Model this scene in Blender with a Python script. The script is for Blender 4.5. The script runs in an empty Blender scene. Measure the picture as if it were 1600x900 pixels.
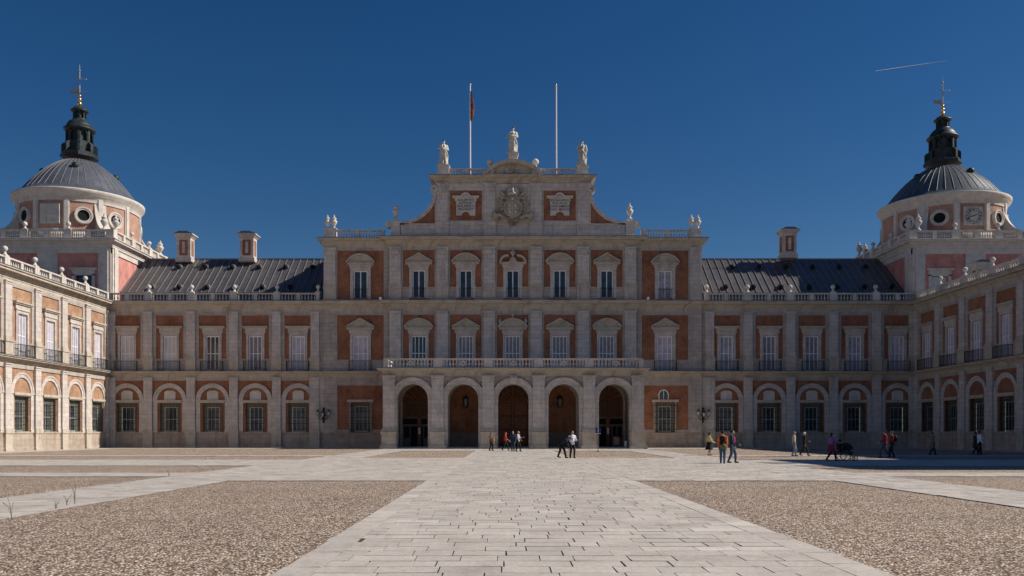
import bpy, math, random
from mathutils import Vector, Matrix, Euler
random.seed(7)
PI=math.pi; R=math.radians
C=bpy.context.scene.collection
sc=bpy.context.scene

# ------------------------------------------------------------------ mesh builder
class MB:
    def __init__(s): s.v=[];s.f=[];s.m=[];s.sm=[];s.col=[];s.cur=0;s.T=None
    def add(s,vs,fs,smooth=False,col=1.0):
        b=len(s.v)
        if s.T is not None: vs=[tuple(s.T@Vector(p)) for p in vs]
        s.v.extend(vs)
        for f in fs:
            s.f.append(tuple(b+i for i in f)); s.m.append(s.cur); s.sm.append(smooth); s.col.append(col)
    def box(s,x0,x1,y0,y1,z0,z1,col=1.0):
        s.add([(x0,y0,z0),(x1,y0,z0),(x1,y1,z0),(x0,y1,z0),(x0,y0,z1),(x1,y0,z1),(x1,y1,z1),(x0,y1,z1)],
              [(0,3,2,1),(4,5,6,7),(0,1,5,4),(1,2,6,5),(2,3,7,6),(3,0,4,7)],False,col)
    def quad(s,a,b,c,d,col=1.0): s.add([a,b,c,d],[(0,1,2,3)],False,col)
    def lathe(s,prof,n=12,cx=0,cy=0,smooth=True,fn=None,a0=0.0):
        vs=[];fs=[]
        for (r,z) in prof:
            for k in range(n):
                a=a0+2*PI*k/n; rr=r*(fn(a,z) if fn else 1)
                vs.append((cx+rr*math.cos(a),cy+rr*math.sin(a),z))
        for i in range(len(prof)-1):
            for k in range(n):
                k2=(k+1)%n
                fs.append((i*n+k,i*n+k2,(i+1)*n+k2,(i+1)*n+k))
        s.add(vs,fs,smooth)
        L=(len(prof)-1)*n
        s.add([vs[k] for k in range(n)][::-1],[tuple(range(n))])
        s.add([vs[L+k] for k in range(n)],[tuple(range(n))])
    def tube(s,p0,p1,r0,r1=None,n=6,smooth=True):
        if r1 is None: r1=r0
        p0=Vector(p0);p1=Vector(p1);d=p1-p0
        if d.length<1e-6: return
        d.normalize(); up=Vector((0,0,1)) if abs(d.z)<.9 else Vector((1,0,0))
        a=d.cross(up).normalized(); b=d.cross(a)
        vs=[]
        for (p,r) in ((p0,r0),(p1,r1)):
            for k in range(n):
                t=2*PI*k/n; vs.append(tuple(p+a*(r*math.cos(t))+b*(r*math.sin(t))))
        fs=[(k,k+n,(k+1)%n+n,(k+1)%n) for k in range(n)]
        s.add(vs,fs,smooth); s.add(vs[:n],[tuple(range(n))]); s.add(vs[n:],[tuple(range(n))[::-1]])
    def path(s,pts,r,n=6):
        for i in range(len(pts)-1): s.tube(pts[i],pts[i+1],r,r,n)
    def sph(s,c,r,n=10,m=7):
        rx,ry,rz=(r,r,r) if not isinstance(r,tuple) else r
        vs=[(c[0],c[1],c[2]-rz)]
        for i in range(1,m):
            t=-PI/2+PI*i/m
            for k in range(n):
                a=2*PI*k/n; vs.append((c[0]+rx*math.cos(t)*math.cos(a),c[1]+ry*math.cos(t)*math.sin(a),c[2]+rz*math.sin(t)))
        vs.append((c[0],c[1],c[2]+rz)); fs=[]
        for k in range(n): fs.append((0,1+(k+1)%n,1+k))
        for i in range(m-2):
            for k in range(n):
                fs.append((1+i*n+k,1+i*n+(k+1)%n,1+(i+1)*n+(k+1)%n,1+(i+1)*n+k))
        l=len(vs)-1; q=1+(m-2)*n
        for k in range(n): fs.append((q+k,q+(k+1)%n,l))
        s.add(vs,fs,True)
    def prism(s,pts,y0,y1):            # polygon in x,z extruded along y (pts counter-clockwise seen from -y)
        n=len(pts)
        s.add([(x,y0,z) for x,z in pts],[tuple(range(n))])
        s.add([(x,y1,z) for x,z in pts],[tuple(range(n))[::-1]])
        vs=[(x,y0,z) for x,z in pts]+[(x,y1,z) for x,z in pts]
        s.add(vs,[((k+1)%n,k,k+n,(k+1)%n+n) for k in range(n)])
    def ring(s,c,zs,ri,ro,y0,y1,a0=0,a1=PI,n=20):   # arch ring standing in the x,z plane
        for k in range(n):
            t0=a0+(a1-a0)*k/n;t1=a0+(a1-a0)*(k+1)/n
            P=lambda r,t,y:(c+r*math.cos(t),y,zs+r*math.sin(t))
            vs=[P(ri,t0,y0),P(ro,t0,y0),P(ro,t1,y0),P(ri,t1,y0),P(ri,t0,y1),P(ro,t0,y1),P(ro,t1,y1),P(ri,t1,y1)]
            s.add(vs,[(0,1,2,3),(5,4,7,6),(1,5,6,2),(4,0,3,7)])
            if k==0: s.add(vs,[(0,4,5,1)])
            if k==n-1: s.add(vs,[(3,2,6,7)])
    def arch_fill(s,c,r,z0,zs,y,n=20):  # arched flat sheet facing -y
        pts=[(c-r,y,z0),(c+r,y,z0)]+[(c+r*math.cos(PI*k/n),y,zs+r*math.sin(PI*k/n)) for k in range(n+1)]
        s.add(pts,[tuple(range(len(pts)))])
    def arch_wall(s,bounds,cs,r,zs,z0,z1,y0,y1,n=20):
        for i,c in enumerate(cs):
            b0,b1=bounds[i],bounds[i+1]
            for (ya,fl) in ((y0,False),(y1,True)):
                def q(a,b,c_,d):
                    p=[(a[0],ya,a[1]),(b[0],ya,b[1]),(c_[0],ya,c_[1]),(d[0],ya,d[1])]
                    s.add(p if not fl else p[::-1],[(0,1,2,3)])
                q((b0,z0),(c-r,z0),(c-r,zs),(b0,zs)); q((c+r,z0),(b1,z0),(b1,zs),(c+r,zs))
                q((b0,zs),(c-r,zs),(c-r,z1),(b0,z1)); q((c+r,zs),(b1,zs),(b1,z1),(c+r,z1))
                for k in range(n):
                    t0=PI-PI*k/n;t1=PI-PI*(k+1)/n
                    xa,za=c+r*math.cos(t0),zs+r*math.sin(t0);xb,zb=c+r*math.cos(t1),zs+r*math.sin(t1)
                    q((xa,za),(xb,zb),(xb,z1),(xa,z1))
            for k in range(n):
                t0=PI-PI*k/n;t1=PI-PI*(k+1)/n
                xa,za=c+r*math.cos(t0),zs+r*math.sin(t0);xb,zb=c+r*math.cos(t1),zs+r*math.sin(t1)
                s.quad((xa,y0,za),(xa,y1,za),(xb,y1,zb),(xb,y0,zb))
            s.quad((c-r,y0,z0),(c-r,y1,z0),(c-r,y1,zs),(c-r,y0,zs))
            s.quad((c+r,y1,z0),(c+r,y0,z0),(c+r,y0,zs),(c+r,y1,zs))
        b0,b1=bounds[0],bounds[-1]
        s.quad((b0,y1,z0),(b0,y0,z0),(b0,y0,z1),(b0,y1,z1)); s.quad((b1,y0,z0),(b1,y1,z0),(b1,y1,z1),(b1,y0,z1))
        s.quad((b0,y0,z1),(b1,y0,z1),(b1,y1,z1),(b0,y1,z1))
    def holed(s,x0,x1,z0,z1,holes,y=0.0,depth=.4):   # wall sheet facing -y with rectangular holes and their reveals
        xs=sorted(set([x0,x1]+[h[0] for h in holes]+[h[1] for h in holes]))
        zs=sorted(set([z0,z1]+[h[2] for h in holes]+[h[3] for h in holes]))
        for i in range(len(xs)-1):
            for j in range(len(zs)-1):
                cx=(xs[i]+xs[i+1])/2;cz=(zs[j]+zs[j+1])/2
                if any(h[0]<cx<h[1] and h[2]<cz<h[3] for h in holes): continue
                s.quad((xs[i],y,zs[j]),(xs[i+1],y,zs[j]),(xs[i+1],y,zs[j+1]),(xs[i],y,zs[j+1]))
        for a,b,c,d in holes:
            Y=y+depth
            s.quad((a,y,c),(a,y,d),(a,Y,d),(a,Y,c)); s.quad((b,y,c),(b,Y,c),(b,Y,d),(b,y,d))
            s.quad((a,y,d),(b,y,d),(b,Y,d),(a,Y,d)); s.quad((a,y,c),(a,Y,c),(b,Y,c),(b,y,c))
    def mesh(s,name,mats):
        me=bpy.data.meshes.new(name); me.from_pydata(s.v,[],s.f)
        for m in (mats if isinstance(mats,(list,tuple)) else [mats]): me.materials.append(m)
        me.polygons.foreach_set('material_index',s.m); me.polygons.foreach_set('use_smooth',s.sm)
        if any(c!=1.0 for c in s.col):
            at=me.attributes.new('tone','FLOAT','FACE'); at.data.foreach_set('value',[float(c) for c in s.col])
        me.update(); return me
    def obj(s,name,mats,parent=None,loc=(0,0,0),rz=0.0): return link(name,s.mesh(name,mats),parent,loc,rz)

def link(name,me,parent=None,loc=(0,0,0),rz=0.0):
    o=bpy.data.objects.new(name,me); C.objects.link(o)
    o.parent=parent; o.location=loc; o.rotation_euler=(0,0,rz); return o
def tag(o,label=None,cat=None,group=None,kind=None):
    if label:o['label']=label
    if cat:o['category']=cat
    if group:o['group']=group
    if kind:o['kind']=kind
    return o
def thing(name,label,cat,loc=(0,0,0),rz=0,group=None): return tag(link(name,None,None,loc,rz),label,cat,group)
def place(part,parent,loc,rz=0.0):     # copy a finished part with its sub-parts
    c=part.copy(); C.objects.link(c); c.parent=parent; c.location=loc; c.rotation_euler=(0,0,rz)
    for ch in part.children:
        d=ch.copy(); C.objects.link(d); d.parent=c
    return c
class Kit:                              # first call moves the prototype, later calls copy it
    def __init__(s,proto): s.p=proto; s.used=False
    def put(s,parent,loc,rz=0.0):
        if not s.used:
            s.used=True; s.p.parent=parent; s.p.location=loc; s.p.rotation_euler=(0,0,rz); return s.p
        return place(s.p,parent,loc,rz)

# ------------------------------------------------------------------ materials
class NT:
    def __init__(s,name,rough=.8,metal=0.0,spec=.3):
        s.mat=bpy.data.materials.new(name); s.mat.use_nodes=True; s.t=s.mat.node_tree; s.b=s.t.nodes['Principled BSDF']
        s.b.inputs['Roughness'].default_value=rough; s.b.inputs['Metallic'].default_value=metal
        s.b.inputs['Specular IOR Level'].default_value=spec
    def n(s,t,**k):
        nd=s.t.nodes.new(t)
        for a,v in k.items(): setattr(nd,a,v)
        return nd
    def l(s,a,b): s.t.links.new(a,b)
    def math(s,op,a,b=None,c=None):
        nd=s.n('ShaderNodeMath',operation=op)
        for i,v in enumerate((a,b,c)):
            if v is None: continue
            if isinstance(v,(int,float)): nd.inputs[i].default_value=v
            else: s.l(v,nd.inputs[i])
        return nd.outputs[0]
    def pos(s): return s.n('ShaderNodeNewGeometry').outputs['Position']
    def uz(s):                      # wall coordinates: (x+y, z, 0) of the world position
        p=s.n('ShaderNodeSeparateXYZ'); s.l(s.pos(),p.inputs[0])
        c=s.n('ShaderNodeCombineXYZ'); s.l(s.math('ADD',p.outputs[0],p.outputs[1]),c.inputs[0]); s.l(p.outputs[2],c.inputs[1]); return c.outputs[0],p
    def scale(s,v,sx,sy,sz):
        m=s.n('ShaderNodeVectorMath',operation='MULTIPLY'); s.l(v,m.inputs[0]); m.inputs[1].default_value=(sx,sy,sz); return m.outputs[0]
    def noise(s,v,sc_,det=4,rough=.6):
        nd=s.n('ShaderNodeTexNoise'); s.l(v,nd.inputs['Vector']); nd.inputs['Scale'].default_value=sc_
        nd.inputs['Detail'].default_value=det; nd.inputs['Roughness'].default_value=rough; return nd.outputs['Fac']
    def ramp(s,f,stops):
        r=s.n('ShaderNodeValToRGB'); s.l(f,r.inputs[0]); e=r.color_ramp.elements
        while len(e)<len(stops): e.new(.5)
        for i,(p,c) in enumerate(stops): e[i].position=p; e[i].color=(*c,1) if len(c)==3 else c
        return r.outputs[0]
    def mix(s,f,a,b,mode='MIX'):
        m=s.n('ShaderNodeMix',data_type='RGBA',blend_type=mode)
        if isinstance(f,(int,float)): m.inputs[0].default_value=f
        else: s.l(f,m.inputs[0])
        for i,v in ((6,a),(7,b)):
            if isinstance(v,tuple): m.inputs[i].default_value=(*v,1)
            else: s.l(v,m.inputs[i])
        return m.outputs[2]
    def col(s,c): s.l(c,s.b.inputs['Base Color']); return s
    def bump(s,h,d=.02,st=.5):
        b=s.n('ShaderNodeBump'); b.inputs['Distance'].default_value=d; b.inputs['Strength'].default_value=st
        s.l(h,b.inputs['Height']); s.l(b.outputs[0],s.b.inputs['Normal']); return s
def plain(name,c,rough=.7,metal=0.0,var=.25,vs=6.0,spec=.3):
    m=NT(name,rough,metal,spec); f=m.noise(m.pos(),vs,3)
    m.col(m.ramp(f,[(.3,tuple(x*(1-var) for x in c)),(.7,tuple(min(1,x*(1+var)) for x in c))])); return m.mat
def stone_mat(name,base,stain=.5,joints=True,bh=.46,bw=1.15,dirt=(0.24,0.165,0.10),jst=.6):
    m=NT(name,.85); uz,p=m.uz()
    f=m.noise(m.pos(),1.3,5,.65); c=m.ramp(f,[(.28,tuple(x*.78 for x in base)),(.5,base),(.75,tuple(x*1.14 for x in base))])
    f2=m.noise(m.pos(),9,3,.6); c=m.mix(.5,c,m.ramp(f2,[(.3,(.72,.72,.72)),(.7,(1.12,1.1,1.08))]),'MULTIPLY')
    st=m.noise(m.scale(uz,1.6,.22,1),1.0,6,.7)            # rain streaks run down the wall
    c=m.mix(m.math('MULTIPLY',m.ramp(st,[(.52,(0,0,0)),(.74,(1,1,1))]),stain),c,dirt)
    pt=m.noise(m.scale(uz,.55,1.8,1),1.0,6,.75)           # blotches of old repair and lichen
    c=m.mix(m.math('MULTIPLY',m.ramp(pt,[(.56,(0,0,0)),(.68,(1,1,1))]),stain*.8),c,tuple(x*.5 for x in base))
    h=f2
    if joints:
        b=m.n('ShaderNodeTexBrick'); m.l(uz,b.inputs['Vector']); b.inputs['Scale'].default_value=1.0
        b.inputs['Brick Width'].default_value=bw; b.inputs['Row Height'].default_value=bh
        b.inputs['Mortar Size'].default_value=.016; b.inputs['Mortar Smooth'].default_value=.2
        b.inputs['Color1'].default_value=(1.06,1.05,1.03,1); b.inputs['Color2'].default_value=(.84,.84,.85,1); b.inputs['Mortar'].default_value=(.42,.38,.34,1)
        c=m.mix(jst,c,b.outputs['Color'],'MULTIPLY')
    m.col(c); m.bump(h,.03,.7); return m.mat
STONE=stone_mat('limestone',(.60,.545,.505),.5)
STONE_B=stone_mat('shaded_backing_limestone',(.46,.41,.37),.6)  # darker than the pilaster stone: shade behind the relief put into the colour
STONE_P=stone_mat('weathered_plinth_stone',(.43,.36,.295),.85,True,.5,1.4,(.30,.17,.10),.6)
STONE_C=stone_mat('stained_cornice_stone',(.52,.46,.385),.8,False)
STONE_W=stone_mat('tower_limestone',(.62,.57,.52),.25,False)
MARBLE=stone_mat('statue_marble',(.58,.55,.49),1.0,False,dirt=(.10,.085,.07))
def brick_mat(name,base,var=.25,mort=.25):
    m=NT(name,.9); uz,p=m.uz()
    f=m.noise(m.pos(),.8,5,.7); c=m.ramp(f,[(.3,tuple(x*(1-var) for x in base)),(.7,tuple(x*(1+var) for x in base))])
    b=m.n('ShaderNodeTexBrick'); m.l(uz,b.inputs['Vector']); b.inputs['Scale'].default_value=1.0
    b.inputs['Brick Width'].default_value=.29; b.inputs['Row Height'].default_value=.085; b.inputs['Mortar Size'].default_value=.009
    b.inputs['Color1'].default_value=(1.25,1.15,1.05,1); b.inputs['Color2'].default_value=(.72,.74,.76,1); b.inputs['Mortar'].default_value=(1.25,1.5,1.7,1)
    c=m.mix(mort+.35,c,b.outputs['Color'],'MULTIPLY')
    w2=m.noise(m.scale(uz,1.2,.5,1),.9,6,.8); c=m.mix(.75,c,m.ramp(w2,[(.36,(.62,.60,.60)),(.5,(1,1,1)),(.68,(1.18,1.22,1.25))]),'MULTIPLY'); m.col(c); m.bump(b.outputs['Fac'],.01,.3); return m.mat
BRICK=brick_mat('red_brick',(.29,.125,.07))
BRICKL=brick_mat('sunlit_pale_brick',(.37,.215,.135))  # left wing only; its sunlit look is put into a paler brick colour
STUCCO=brick_mat('orange_render',(.43,.25,.185),.2,.0)
PINK=brick_mat('pink_render',(.55,.24,.20),.16,-.2)
def roof_mat():
    m=NT('lead_roof_sheet',.45,.15,.5); uz,p=m.uz()
    b=m.n('ShaderNodeTexBrick'); m.l(uz,b.inputs['Vector']); b.inputs['Scale'].default_value=1.0; b.offset=.0
    b.inputs['Brick Width'].default_value=30; b.inputs['Row Height'].default_value=.78; b.inputs['Mortar Size'].default_value=.02
    b.inputs['Color1'].default_value=(1,1,1,1); b.inputs['Color2'].default_value=(1,1,1,1); b.inputs['Mortar'].default_value=(.5,.5,.52,1)
    f=m.noise(m.scale(m.pos(),1,1,.4),.7,6,.7)
    c=m.ramp(f,[(.3,(.075,.070,.076)),(.55,(.108,.099,.098)),(.75,(.15,.127,.117))])
    m.col(m.mix(1,c,b.outputs['Color'],'MULTIPLY')); m.bump(f,.02,.3); return m.mat
ROOF=roof_mat()
def lead_mat(name,base):
    m=NT(name,.5,.15,.5); uz,p=m.uz(); f=m.noise(m.scale(m.pos(),1,1,.35),.9,6,.75)
    c=m.ramp(f,[(.28,tuple(x*.6 for x in base)),(.5,base),(.66,tuple(x*1.25 for x in base)),(.78,(.24,.23,.22))])
    f2=m.noise(m.scale(m.pos(),3,3,.5),1.5,5,.8); c=m.mix(.6,c,m.ramp(f2,[(.35,(.7,.7,.7)),(.65,(1.2,1.18,1.15))]),'MULTIPLY')
    m.col(c); m.bump(f,.06,.6); return m.mat
LEAD=lead_mat('dome_lead',(.10,.11,.135))
SEAM=plain('lead_seam',(.20,.195,.21),.5,.1)
COPPER=plain('dark_green_copper',(.03,.04,.042),.5,.3,.5,2)
WHITE=plain('white_paint',(.82,.82,.85),.5,0,.08)
GREYP=plain('grey_paint',(.60,.63,.63),.5,0,.15)
CURT=plain('pale_inner_shutter',(.50,.46,.52),.7,0,.22,1.2)
CURT2=plain('grey_curtain',(.26,.24,.255),.8,0,.3,3)
IRON=plain('dark_iron',(.03,.04,.04),.5,.3)
OLIVE=plain('olive_painted_reveal',(.26,.235,.17),.8)
WOOD=plain('dark_oak_door',(.12,.05,.025),.55,0,.35,5)
WOODL=plain('brown_door_panel',(.22,.085,.04),.55,0,.35,5)
GOLD=plain('gilded_metal',(.75,.48,.14),.3,.9)
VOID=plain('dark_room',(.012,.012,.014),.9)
POLE=plain('white_metal_pole',(.66,.64,.66),.4,.2,.05)
LGLASS=plain('frosted_lantern_glass',(.62,.64,.60),.25,0,.1)
def glass_mat():
    m=NT('window_glass',.07,0,.8); f=m.noise(m.pos(),.9,2); m.col(m.ramp(f,[(.35,(.012,.014,.017)),(.7,(.05,.055,.065))])); return m.mat
GLASS=glass_mat()
def gravel_mat():
    m=NT('pea_gravel',.9); P=m.pos()
    w=m.n('ShaderNodeTexVoronoi'); m.l(P,w.inputs['Vector']); w.inputs['Scale'].default_value=28
    w.inputs['Randomness'].default_value=1
    sp=m.n('ShaderNodeSeparateColor'); m.l(w.outputs['Color'],sp.inputs[0])
    c=m.ramp(sp.outputs[0],[(0,(.06,.045,.04)),(.2,(.34,.20,.14)),(.38,(.54,.39,.27)),(.55,(.20,.18,.17)),(.7,(.60,.49,.37)),(.86,(.85,.77,.66)),(1,(.95,.9,.84))])
    big=m.noise(P,.35,5,.7); c=m.mix(.8,c,m.ramp(big,[(.3,(.78,.76,.74)),(.7,(1.12,1.1,1.06))]),'MULTIPLY')
    gap=m.ramp(w.outputs['Distance'],[(.38,(1,1,1)),(.66,(.33,.28,.25))]); c=m.mix(.9,c,gap,'MULTIPLY')
    m.col(c)
    h=m.math('SUBTRACT',1.0,w.outputs['Distance']); m.bump(h,.028,.9); return m.mat
GRAVEL=gravel_mat()
def paving_mat():
    m=NT('limestone_paving',.8); at=m.n('ShaderNodeAttribute',attribute_name='tone'); P=m.pos()
    f=m.noise(P,.9,6,.7); c=m.ramp(f,[(.3,(.40,.355,.315)),(.5,(.49,.445,.40)),(.72,(.55,.505,.46))])
    f2=m.noise(P,14,4,.7); c=m.mix(.7,c,m.ramp(f2,[(.3,(.74,.73,.71)),(.6,(1.05,1.05,1.05))]),'MULTIPLY')
    c2=m.n('ShaderNodeVectorMath',operation='SCALE'); m.l(c,c2.inputs[0]); m.l(at.outputs['Fac'],c2.inputs['Scale'])
    st=m.noise(m.scale(P,2.2,.6,1),1.1,6,.75); c=m.mix(m.math('MULTIPLY',m.ramp(st,[(.60,(0,0,0)),(.72,(1,1,1))]),.45),c2.outputs[0],(.26,.21,.17))
    m.col(c); m.bump(f2,.008,.6); return m.mat
PAVE=paving_mat()
JOINT=plain('sandy_joint',(.085,.065,.05),.95,0,.4,8)

# ------------------------------------------------------------------ camera, light, sky
cam=bpy.data.cameras.new('camera'); co=bpy.data.objects.new('camera',cam); C.objects.link(co); sc.camera=co
FPX=1325.; HY=677.; VX=788.; CH=1.6
co.location=(0,0,CH); co.rotation_euler=(R(90),0,0); cam.sensor_width=36; cam.lens=36*FPX/1600
cam.shift_x=(800-VX)/1600; cam.shift_y=(HY-450)/1600; cam.clip_end=20000; cam.clip_start=.1
EL,AZ=39.0,2.0
sd=Vector((math.cos(R(EL))*math.cos(R(AZ)),math.cos(R(EL))*math.sin(R(AZ)),math.sin(R(EL))))
sun=bpy.data.lights.new('sun','SUN'); so=bpy.data.objects.new('sun',sun); C.objects.link(so)
sun.energy=5.0; sun.angle=R(.5); sun.color=(1,.93,.83); so.rotation_euler=(-sd).to_track_quat('-Z','Y').to_euler(); so.location=(60,0,60)
w=bpy.data.worlds.new('World'); sc.world=w; w.use_nodes=True; nt=w.node_tree
sky=nt.nodes.new('ShaderNodeTexSky'); sky.sky_type='NISHITA'; sky.sun_disc=False
sky.sun_elevation=R(EL); sky.sun_rotation=R(90-AZ); sky.altitude=600; sky.air_density=1.0; sky.dust_density=.2; sky.ozone_density=3.0
hs=nt.nodes.new('ShaderNodeHueSaturation'); hs.inputs['Saturation'].default_value=1.34; hs.inputs['Value'].default_value=1.0; hs.inputs['Hue'].default_value=.506
nt.links.new(sky.outputs[0],hs.inputs['Color']); nt.links.new(hs.outputs[0],nt.nodes['Background'].inputs[0])
nt.nodes['Background'].inputs[1].default_value=.05
vs=sc.view_settings; vs.view_transform='Standard'; vs.look='None'; vs.gamma=1; vs.exposure=0.15; vs.use_curve_mapping=False

# ------------------------------------------------------------------ ground
X0=.88
g=MB(); g.quad((-3000,-3000,0),(3000,-3000,0),(3000,3000,0),(-3000,3000,0)); tag(g.obj('ground',GRAVEL),kind='structure')
def slabs(mb,x0,x1,y0,y1,row=.45,smin=.42,smax=.9,along='x',z=.022,gap=.016):
    a0,a1,b0,b1=(x0,x1,y0,y1) if along=='x' else (y0,y1,x0,x1)
    n=max(1,round((b1-b0)/row)); rw=(b1-b0)/n
    for i in range(n):
        u=a0-random.random()*smin; jit=random.uniform(-.02,.02)
        while u<a1-.02:
            L=random.uniform(smin,smax); ua=max(u,a0);ub=min(u+L,a1)
            if a1-ub<.2: ub=a1
            if ub-ua>.08:
                g_=gap*random.choice((.5,.8,1,1,1.6)); t=random.gauss(1,.055)
                if random.random()<.05: t*=1.13
                if random.random()<.04: t*=.92
                q=[(ua+g_/2,b0+i*rw+g_/2),(ub-g_/2,b0+i*rw+g_/2),(ub-g_/2,b0+(i+1)*rw-g_/2),(ua+g_/2,b0+(i+1)*rw-g_/2)]
                if along!='x': q=[(p[1],p[0]) for p in q][::-1]
                zz=[z+random.uniform(-.003,.003) for _ in range(4)]
                b=[(p[0]+random.uniform(-.006,.006),p[1]+random.uniform(-.006,.006)) for p in q]
                vv=[(b[k][0],b[k][1],zz[k]) for k in range(4)]+[(q[k][0],q[k][1],.003) for k in range(4)]
                mb.add(vv,[(0,1,2,3)],False,t); mb.add(vv,[(4+k,4+(k+1)%4,(k+1)%4,k) for k in range(4)],False,t*.7)  # slab sides painted darker to mute their sunlit edges
            u=ub if ub==a1 else u+L
def area(name,rects,**k):
    m=MB(); m.cur=0
    for r in rects: slabs(m,*r[:4],**(r[4] if len(r)>4 else {}),**k)
    m.cur=1
    for r in rects: m.quad((r[0],r[2],.006),(r[1],r[2],.006),(r[1],r[3],.006),(r[0],r[3],.006))
    return tag(m.obj(name,[PAVE,JOINT]),kind='structure')
wl,wr=-2.6,4.35
brd=dict(row=.45,smin=.7,smax=1.5,along='y')
area('central_path',[(wl+.45,wr-.45,1.5,86.4),(wl,wl+.45,1.5,86.4,brd),(wr-.45,wr,1.5,86.4,brd)])
sidep=[];
for sg in (-1,1):
    f=lambda a,b:(min(X0+sg*a,X0+sg*b),max(X0+sg*a,X0+sg*b))
    a,b=f(3.47,10.15); sidep.append((a,b,28.3,54.6)); sidep.append((a,b,76.,86.4))
    a,b=f(10.15,13.15); sidep.append((a,b,1.5,86.4))
    a,b=f(13.15,41.0)
    for y0,y1 in ((31.0,34.0),(41.4,50.8),(58.2,60.6)): sidep.append((a,b,y0,y1))
area('cross_path',sidep)
area('side_pavement',[(-44,45.8,86.4,93.9,dict(row=.6,smin=.8,smax=1.6)),(-43.9,-40.1,36,86.4,dict(row=.6,smin=.8,smax=1.6,along='y')),(41.9,45.7,36,86.4,dict(row=.6,smin=.8,smax=1.6,along='y'))])
# narrow stone rib dividing the gravel beds
rb=MB()
for sg in (-1,1):
    x=X0+sg*24.0; rb.box(x-.09,x+.09,15.,31.0,0,.015)
tag(rb.obj('gravel_edging',PAVE),kind='structure')

# ------------------------------------------------------------------ palace
YF=93.6; HL=44.5
palace=thing('palace','long stone and red brick royal palace with domed corner towers and arched portico','palace',(X0,YF,0))
PL=Vector((X0,YF,0))
def W(x,y,z=0): return (x-PL.x,y-PL.y,z-PL.z)
XL,XR=X0-HL,X0+HL
BAY=4.72; F1=8.4; F2=16.1
# -- ground window kit
def grille(m,hw,z0,z1,y,nv,nh,r=.018):
    for i in range(nv): 
        x=-hw+2*hw*i/(nv-1); m.box(x-r,x+r,y-r,y+r,z0,z1)
    for j in range(nh):
        z=z0+(z1-z0)*(j+.5)/nh; m.box(-hw,hw,y-.02-r,y+.02-r,z-.022,z+.022)
def casement(m,hw,z0,z1,y,cols,rows,t=.055,th=.06):
    m.box(-hw,-hw+t*1.5,y,y+th,z0,z1); m.box(hw-t*1.5,hw,y,y+th,z0,z1); m.box(-hw+t*1.5,hw-t*1.5,y,y+th,z1-t*1.5,z1); m.box(-hw+t*1.5,hw-t*1.5,y,y+th,z0,z0+t*2)
    for i in range(1,cols):
        x=-hw+2*hw*i/cols; tt=t*(1.0 if cols!=2 else 1.4); m.box(x-tt/2,x+tt/2,y-.003,y+th,z0,z1)
    for j in range(1,rows):
        z=z0+(z1-z0)*j/rows; m.box(-hw,hw,y+.004,y+th-.004,z-t/2,z+t/2)
def ground_window(niche):
    m=MB()
    m.box(-1.4,1.4,-.24,0,5.03,5.27); m.box(-1.33,1.33,-.16,0,4.95,5.03)         # lintel shelf
    m.box(-1.05,1.05,-.13,.40,1.62,1.76)
    m.cur=1; m.box(-1.05,-.72,.24,.30,1.76,4.93); m.box(.72,1.05,.24,.30,1.76,4.93); m.box(-.72,.72,.24,.30,4.5,4.93)
    w_=m.obj('window',[STONE_C,OLIVE])
    f=MB(); casement(f,.70,1.78,4.5,.30,3,2,.06); f.obj('frame',GREYP,w_)
    p=MB(); p.quad((-.72,.37,1.76),(.72,.37,1.76),(.72,.37,4.5),(-.72,.37,4.5)); p.obj('pane',GLASS,w_)
    g_=MB(); grille(g_,1.05,1.72,4.92,-.10,14,5,.014); g_.obj('grille',IRON,w_)
    return w_
def blind_arch(niche):
    m=MB(); m.ring(0,5.27,1.36,1.80,-.11,0,n=22); m.ring(0,5.27,1.66,1.84,-.16,-.11,n=22)
    for s_ in (-1,1):
        a,b=sorted((s_*1.36,s_*1.84)); m.box(a,b,-.11,0,1.7,5.14); m.box(a-.05,b+.03,-.17,0,5.14,5.268)
        m.box(a-.03,b+.02,-.15,0,1.7,1.95)
    if niche:
        m.cur=1; m.prism([(-.62,5.28),(.62,5.28),(.62,6.12),(.35,6.3),(-.35,6.3),(-.62,6.12)],-.05,0)
    return m.obj('blind_arch',[STONE,STONE_W])
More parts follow.
